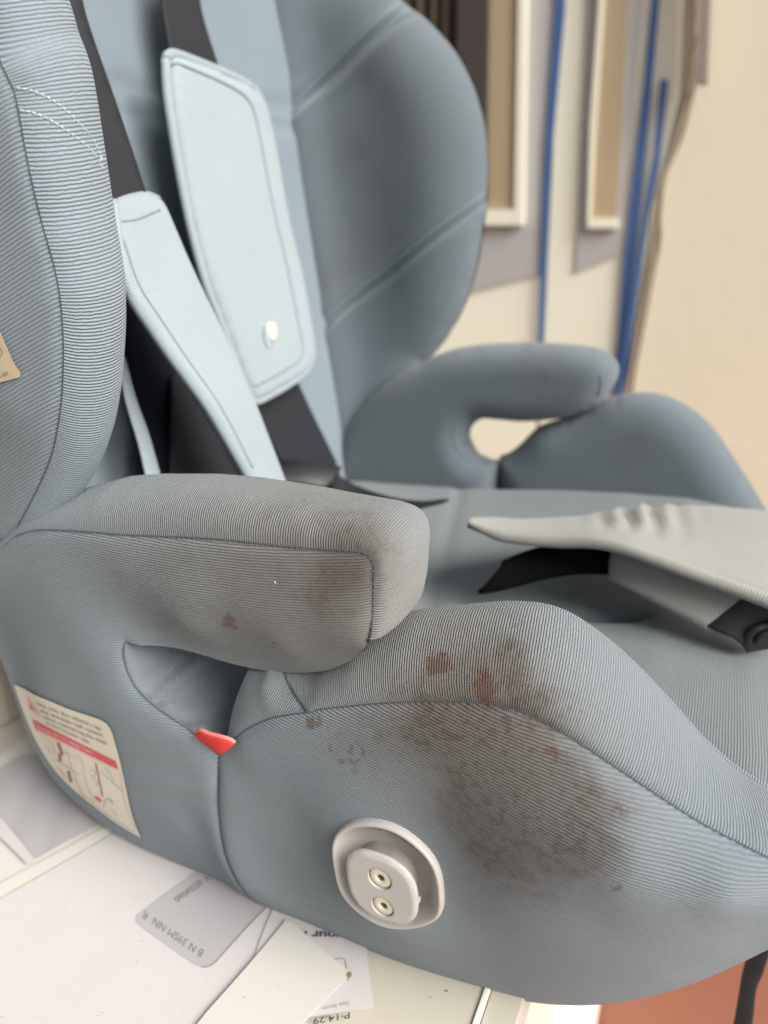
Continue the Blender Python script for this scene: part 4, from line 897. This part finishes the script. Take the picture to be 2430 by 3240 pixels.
# ------------------------------------------------------------------ papers on the table
Z = lambda L, z=0: [atz(p[0], p[1], z) for p in L]
EN2 = flat('envelope', [Z([(-200, 2570), (60, 2352), (200, 2300)]), Z([(200, 2300), (700, 2560)]), Z([(700, 2560), (300, 2920), (0, 3000)]), Z([(0, 3000), (-200, 3000)]), Z([(-200, 3000), (-200, 2570)])], .0003, M_paper2, None, wob=.0012, th=.0003)
tag(EN2, 'creased envelope with wide wrinkled window, lying left behind the seat', 'envelope', 'window envelopes on the table')
flat('envelope_window', [Z([(-120, 2560), (-20, 2460), (50, 2408), (95, 2396), (128, 2405), (160, 2440)]), Z([(160, 2440), (240, 2510), (345, 2600)]), Z([(345, 2600), (220, 2668), (110, 2728)]), Z([(110, 2728), (40, 2670), (-120, 2560)])], .0012, M_film, EN2, wob=.0034, sp=.004)
flat('window_crease', [Z([(-60, 2560), (0, 2600), (60, 2668), (115, 2740)]), Z([(115, 2740), (90, 2752)]), Z([(90, 2752), (30, 2690), (-80, 2590)]), Z([(-80, 2590), (-60, 2560)])], .0034, M_paper, EN2)
EN1 = flat('envelope', [Z([(-60, 2892), (0, 2856), (130, 2780), (260, 2704), (385, 2628), (560, 2526)]), Z([(560, 2526), (1150, 2800)]), Z([(1150, 2800), (560, 3420)]), Z([(560, 3420), (-60, 3500)]), Z([(-60, 3500), (-60, 2892)])], .0012, M_paper, None, wob=.0010, th=.0003)
tag(EN1, 'large white window envelope in the foreground with speckled paper and grey window', 'envelope', 'window envelopes on the table')
flat('envelope_border', [Z([(-60, 2838), (0, 2806), (170, 2716), (350, 2614)]), Z([(350, 2614), (385, 2626)]), Z([(385, 2626), (200, 2738), (0, 2850), (-60, 2886)]), Z([(-60, 2886), (-60, 2838)])], .0016, M_paper2, EN1, wob=.0003)
win = [(431, 2900), (470, 2868), (520, 2830), (572, 2794), (640, 2740)], [(640, 2740), (900, 2820)], [(900, 2820), (845, 2868), (790, 2925), (735, 2985), (690, 3035), (668, 3054), (640, 3060), (615, 3052)], [(615, 3052), (560, 3014), (500, 2972), (445, 2932), (430, 2916), (431, 2900)]
flat('envelope_window', [Z(s, .002) for s in win], .0015, M_film, EN1, sp=.003, wob=.0006)
fz = lambda px, py: zsurf(px, py, .0018)
text('lettering', 'B N 39SM NN  R', (646, 3008), (458, 2880), (-12, 22), fz, plain('ink_faded', lin(124, 124, 128), .7), EN1, .0)
text('lettering', '0606026 V', (548, 2842), (655, 2768), (14, 14), fz, M_ink, EN1, .0)
tube('window_edge', [fz(x, y) for x, y in [(848, 2866), (790, 2925), (735, 2985), (690, 3036), (668, 3055), (640, 3061)]], .00016, M_ink, EN1, k=5)
REC = flat('receipt', [Z([(880, 2840), (1150, 2960)]), Z([(1150, 2960), (1160, 3020), (1170, 3100), (1184, 3200)]), Z([(1184, 3200), (1080, 3214), (950, 3234)]), Z([(950, 3234), (800, 3100), (880, 2840)])], .0020, M_paper, None, wob=.0004, th=.0002, sp=.004)
tag(REC, 'printed white payment slip lying upside down, partly under the envelope flap', 'receipt')
fr_ = lambda px, py: zsurf(px, py, .0023)
text('lettering', 'your me', (1092, 2948), (906, 2946), (-2, 24), fr_, M_inkd, REC, .03)
text('lettering', 'See form', (1106, 3168), (1020, 3186), (1, 13), fr_, M_inkl, REC, 0)
text('lettering', 'P·14.29', (1106, 3202), (990, 3222), (1, 20), fr_, M_inkd, REC, .015)
bx_ = []
decal_line('printed_box', [(1010, 3045), (1030, 3040), (1076, 3032), (1088, 3034), (1093, 3044), (1100, 3085), (1102, 3104)], 2.2, fr_, M_ink, REC)
decal('printed_arrow', [(1052, 3053), (1078, 3049), (1070, 3068)], fr_, M_inkd, REC)
FL = flat('paper_flap', [Z([(905, 2928), (925, 2935), (1000, 3004), (1060, 3054), (1108, 3094)]), Z([(1108, 3094), (1104, 3106)]), Z([(1104, 3106), (1040, 3170), (960, 3255), (800, 3420)]), Z([(800, 3420), (520, 3400)]), Z([(520, 3400), (640, 3240), (700, 3170), (770, 3090), (850, 2996), (905, 2928)])], .0032, M_paper2, None, wob=.0006, th=.0003, sp=.004)
tag(FL, 'cream pointed envelope flap lying over the payment slip, brown stained tip', 'envelope flap')
decal('tip_stain', [(1100, 3076), (1110, 3074), (1114, 3083), (1109, 3094), (1102, 3094), (1097, 3086)], lambda a, b: zsurf(a, b, .0035), plain('brown_spot', lin(140, 116, 94), .9), FL)
# specks of dirt on the paper: loose, uncountable
V = []; F = []; rs = random.Random(9)
for k in range(70):
    px, py = rs.uniform(0, 640), rs.uniform(2760, 3240)
    if k > 50: px, py = rs.uniform(1190, 1560), rs.uniform(3010, 3240)
    if k > 60: px, py = rs.uniform(640, 1000), rs.uniform(2990, 3240)
    p = zsurf(px, py, .0014) if k <= 50 else (atz(px, py, .0004) if k <= 60 else zsurf(px, py, .0034)); r_ = rs.uniform(.00010, .00022)*(2 if rs.random() < .08 else 1); o_ = len(V); st_ = rs.uniform(0, 3); el = rs.uniform(1, 2.2)
    for t in range(6):
        a = t*math.pi/3; x_, y_ = r_*el*math.cos(a), r_*math.sin(a); V.append((p[0]+x_*math.cos(st_)-y_*math.sin(st_), p[1]+x_*math.sin(st_)+y_*math.cos(st_), p[2]))
    V.append((p[0], p[1], p[2]+r_*.6))
    F += [(o_+t, o_+(t+1) % 6, o_+6) for t in range(6)]
sp_ = mkobj('dirt_specks', V, F, M_speck, kind='stuff')
# grey beige board standing behind on the left
lb = box('storage_box', (-.62, .062, 0), (-.425, .40, .26), M_beige, None, .006); tag(lb, 'beige grey box standing on the table at the left edge behind the seat', 'box')

# lint caught in the cloth: loose bits nobody could count
V = []; F = []; rs = random.Random(21)
for k in range(46):
    px, py = rs.uniform(40, 2400), rs.uniform(1560, 3080); o_src = [SIDE.obj, BOL.obj, tp, bt][k % 4]
    if k == 0: px, py, o_src = 870, 1843, SIDE.obj
    p = hit(o_src, px, py, .0002)
    if p is None: continue
    r_ = .00030 if k == 0 else rs.uniform(.00008, .00018); o_ = len(V); a_ = rs.uniform(0, 3.1)
    d1_, d2_ = RT*math.cos(a_)+UP*math.sin(a_), -RT*math.sin(a_)+UP*math.cos(a_)
    el = rs.uniform(1, 3)
    V += [p+d1_*r_*el, p+d2_*r_, p-d1_*r_*el, p-d2_*r_, p-FW*r_]
    F += [(o_, o_+1, o_+4), (o_+1, o_+2, o_+4), (o_+2, o_+3, o_+4), (o_+3, o_, o_+4)]
mkobj('lint', V, F, plain('lint_white', lin(196, 190, 176), .9), SEAT, kind='stuff')
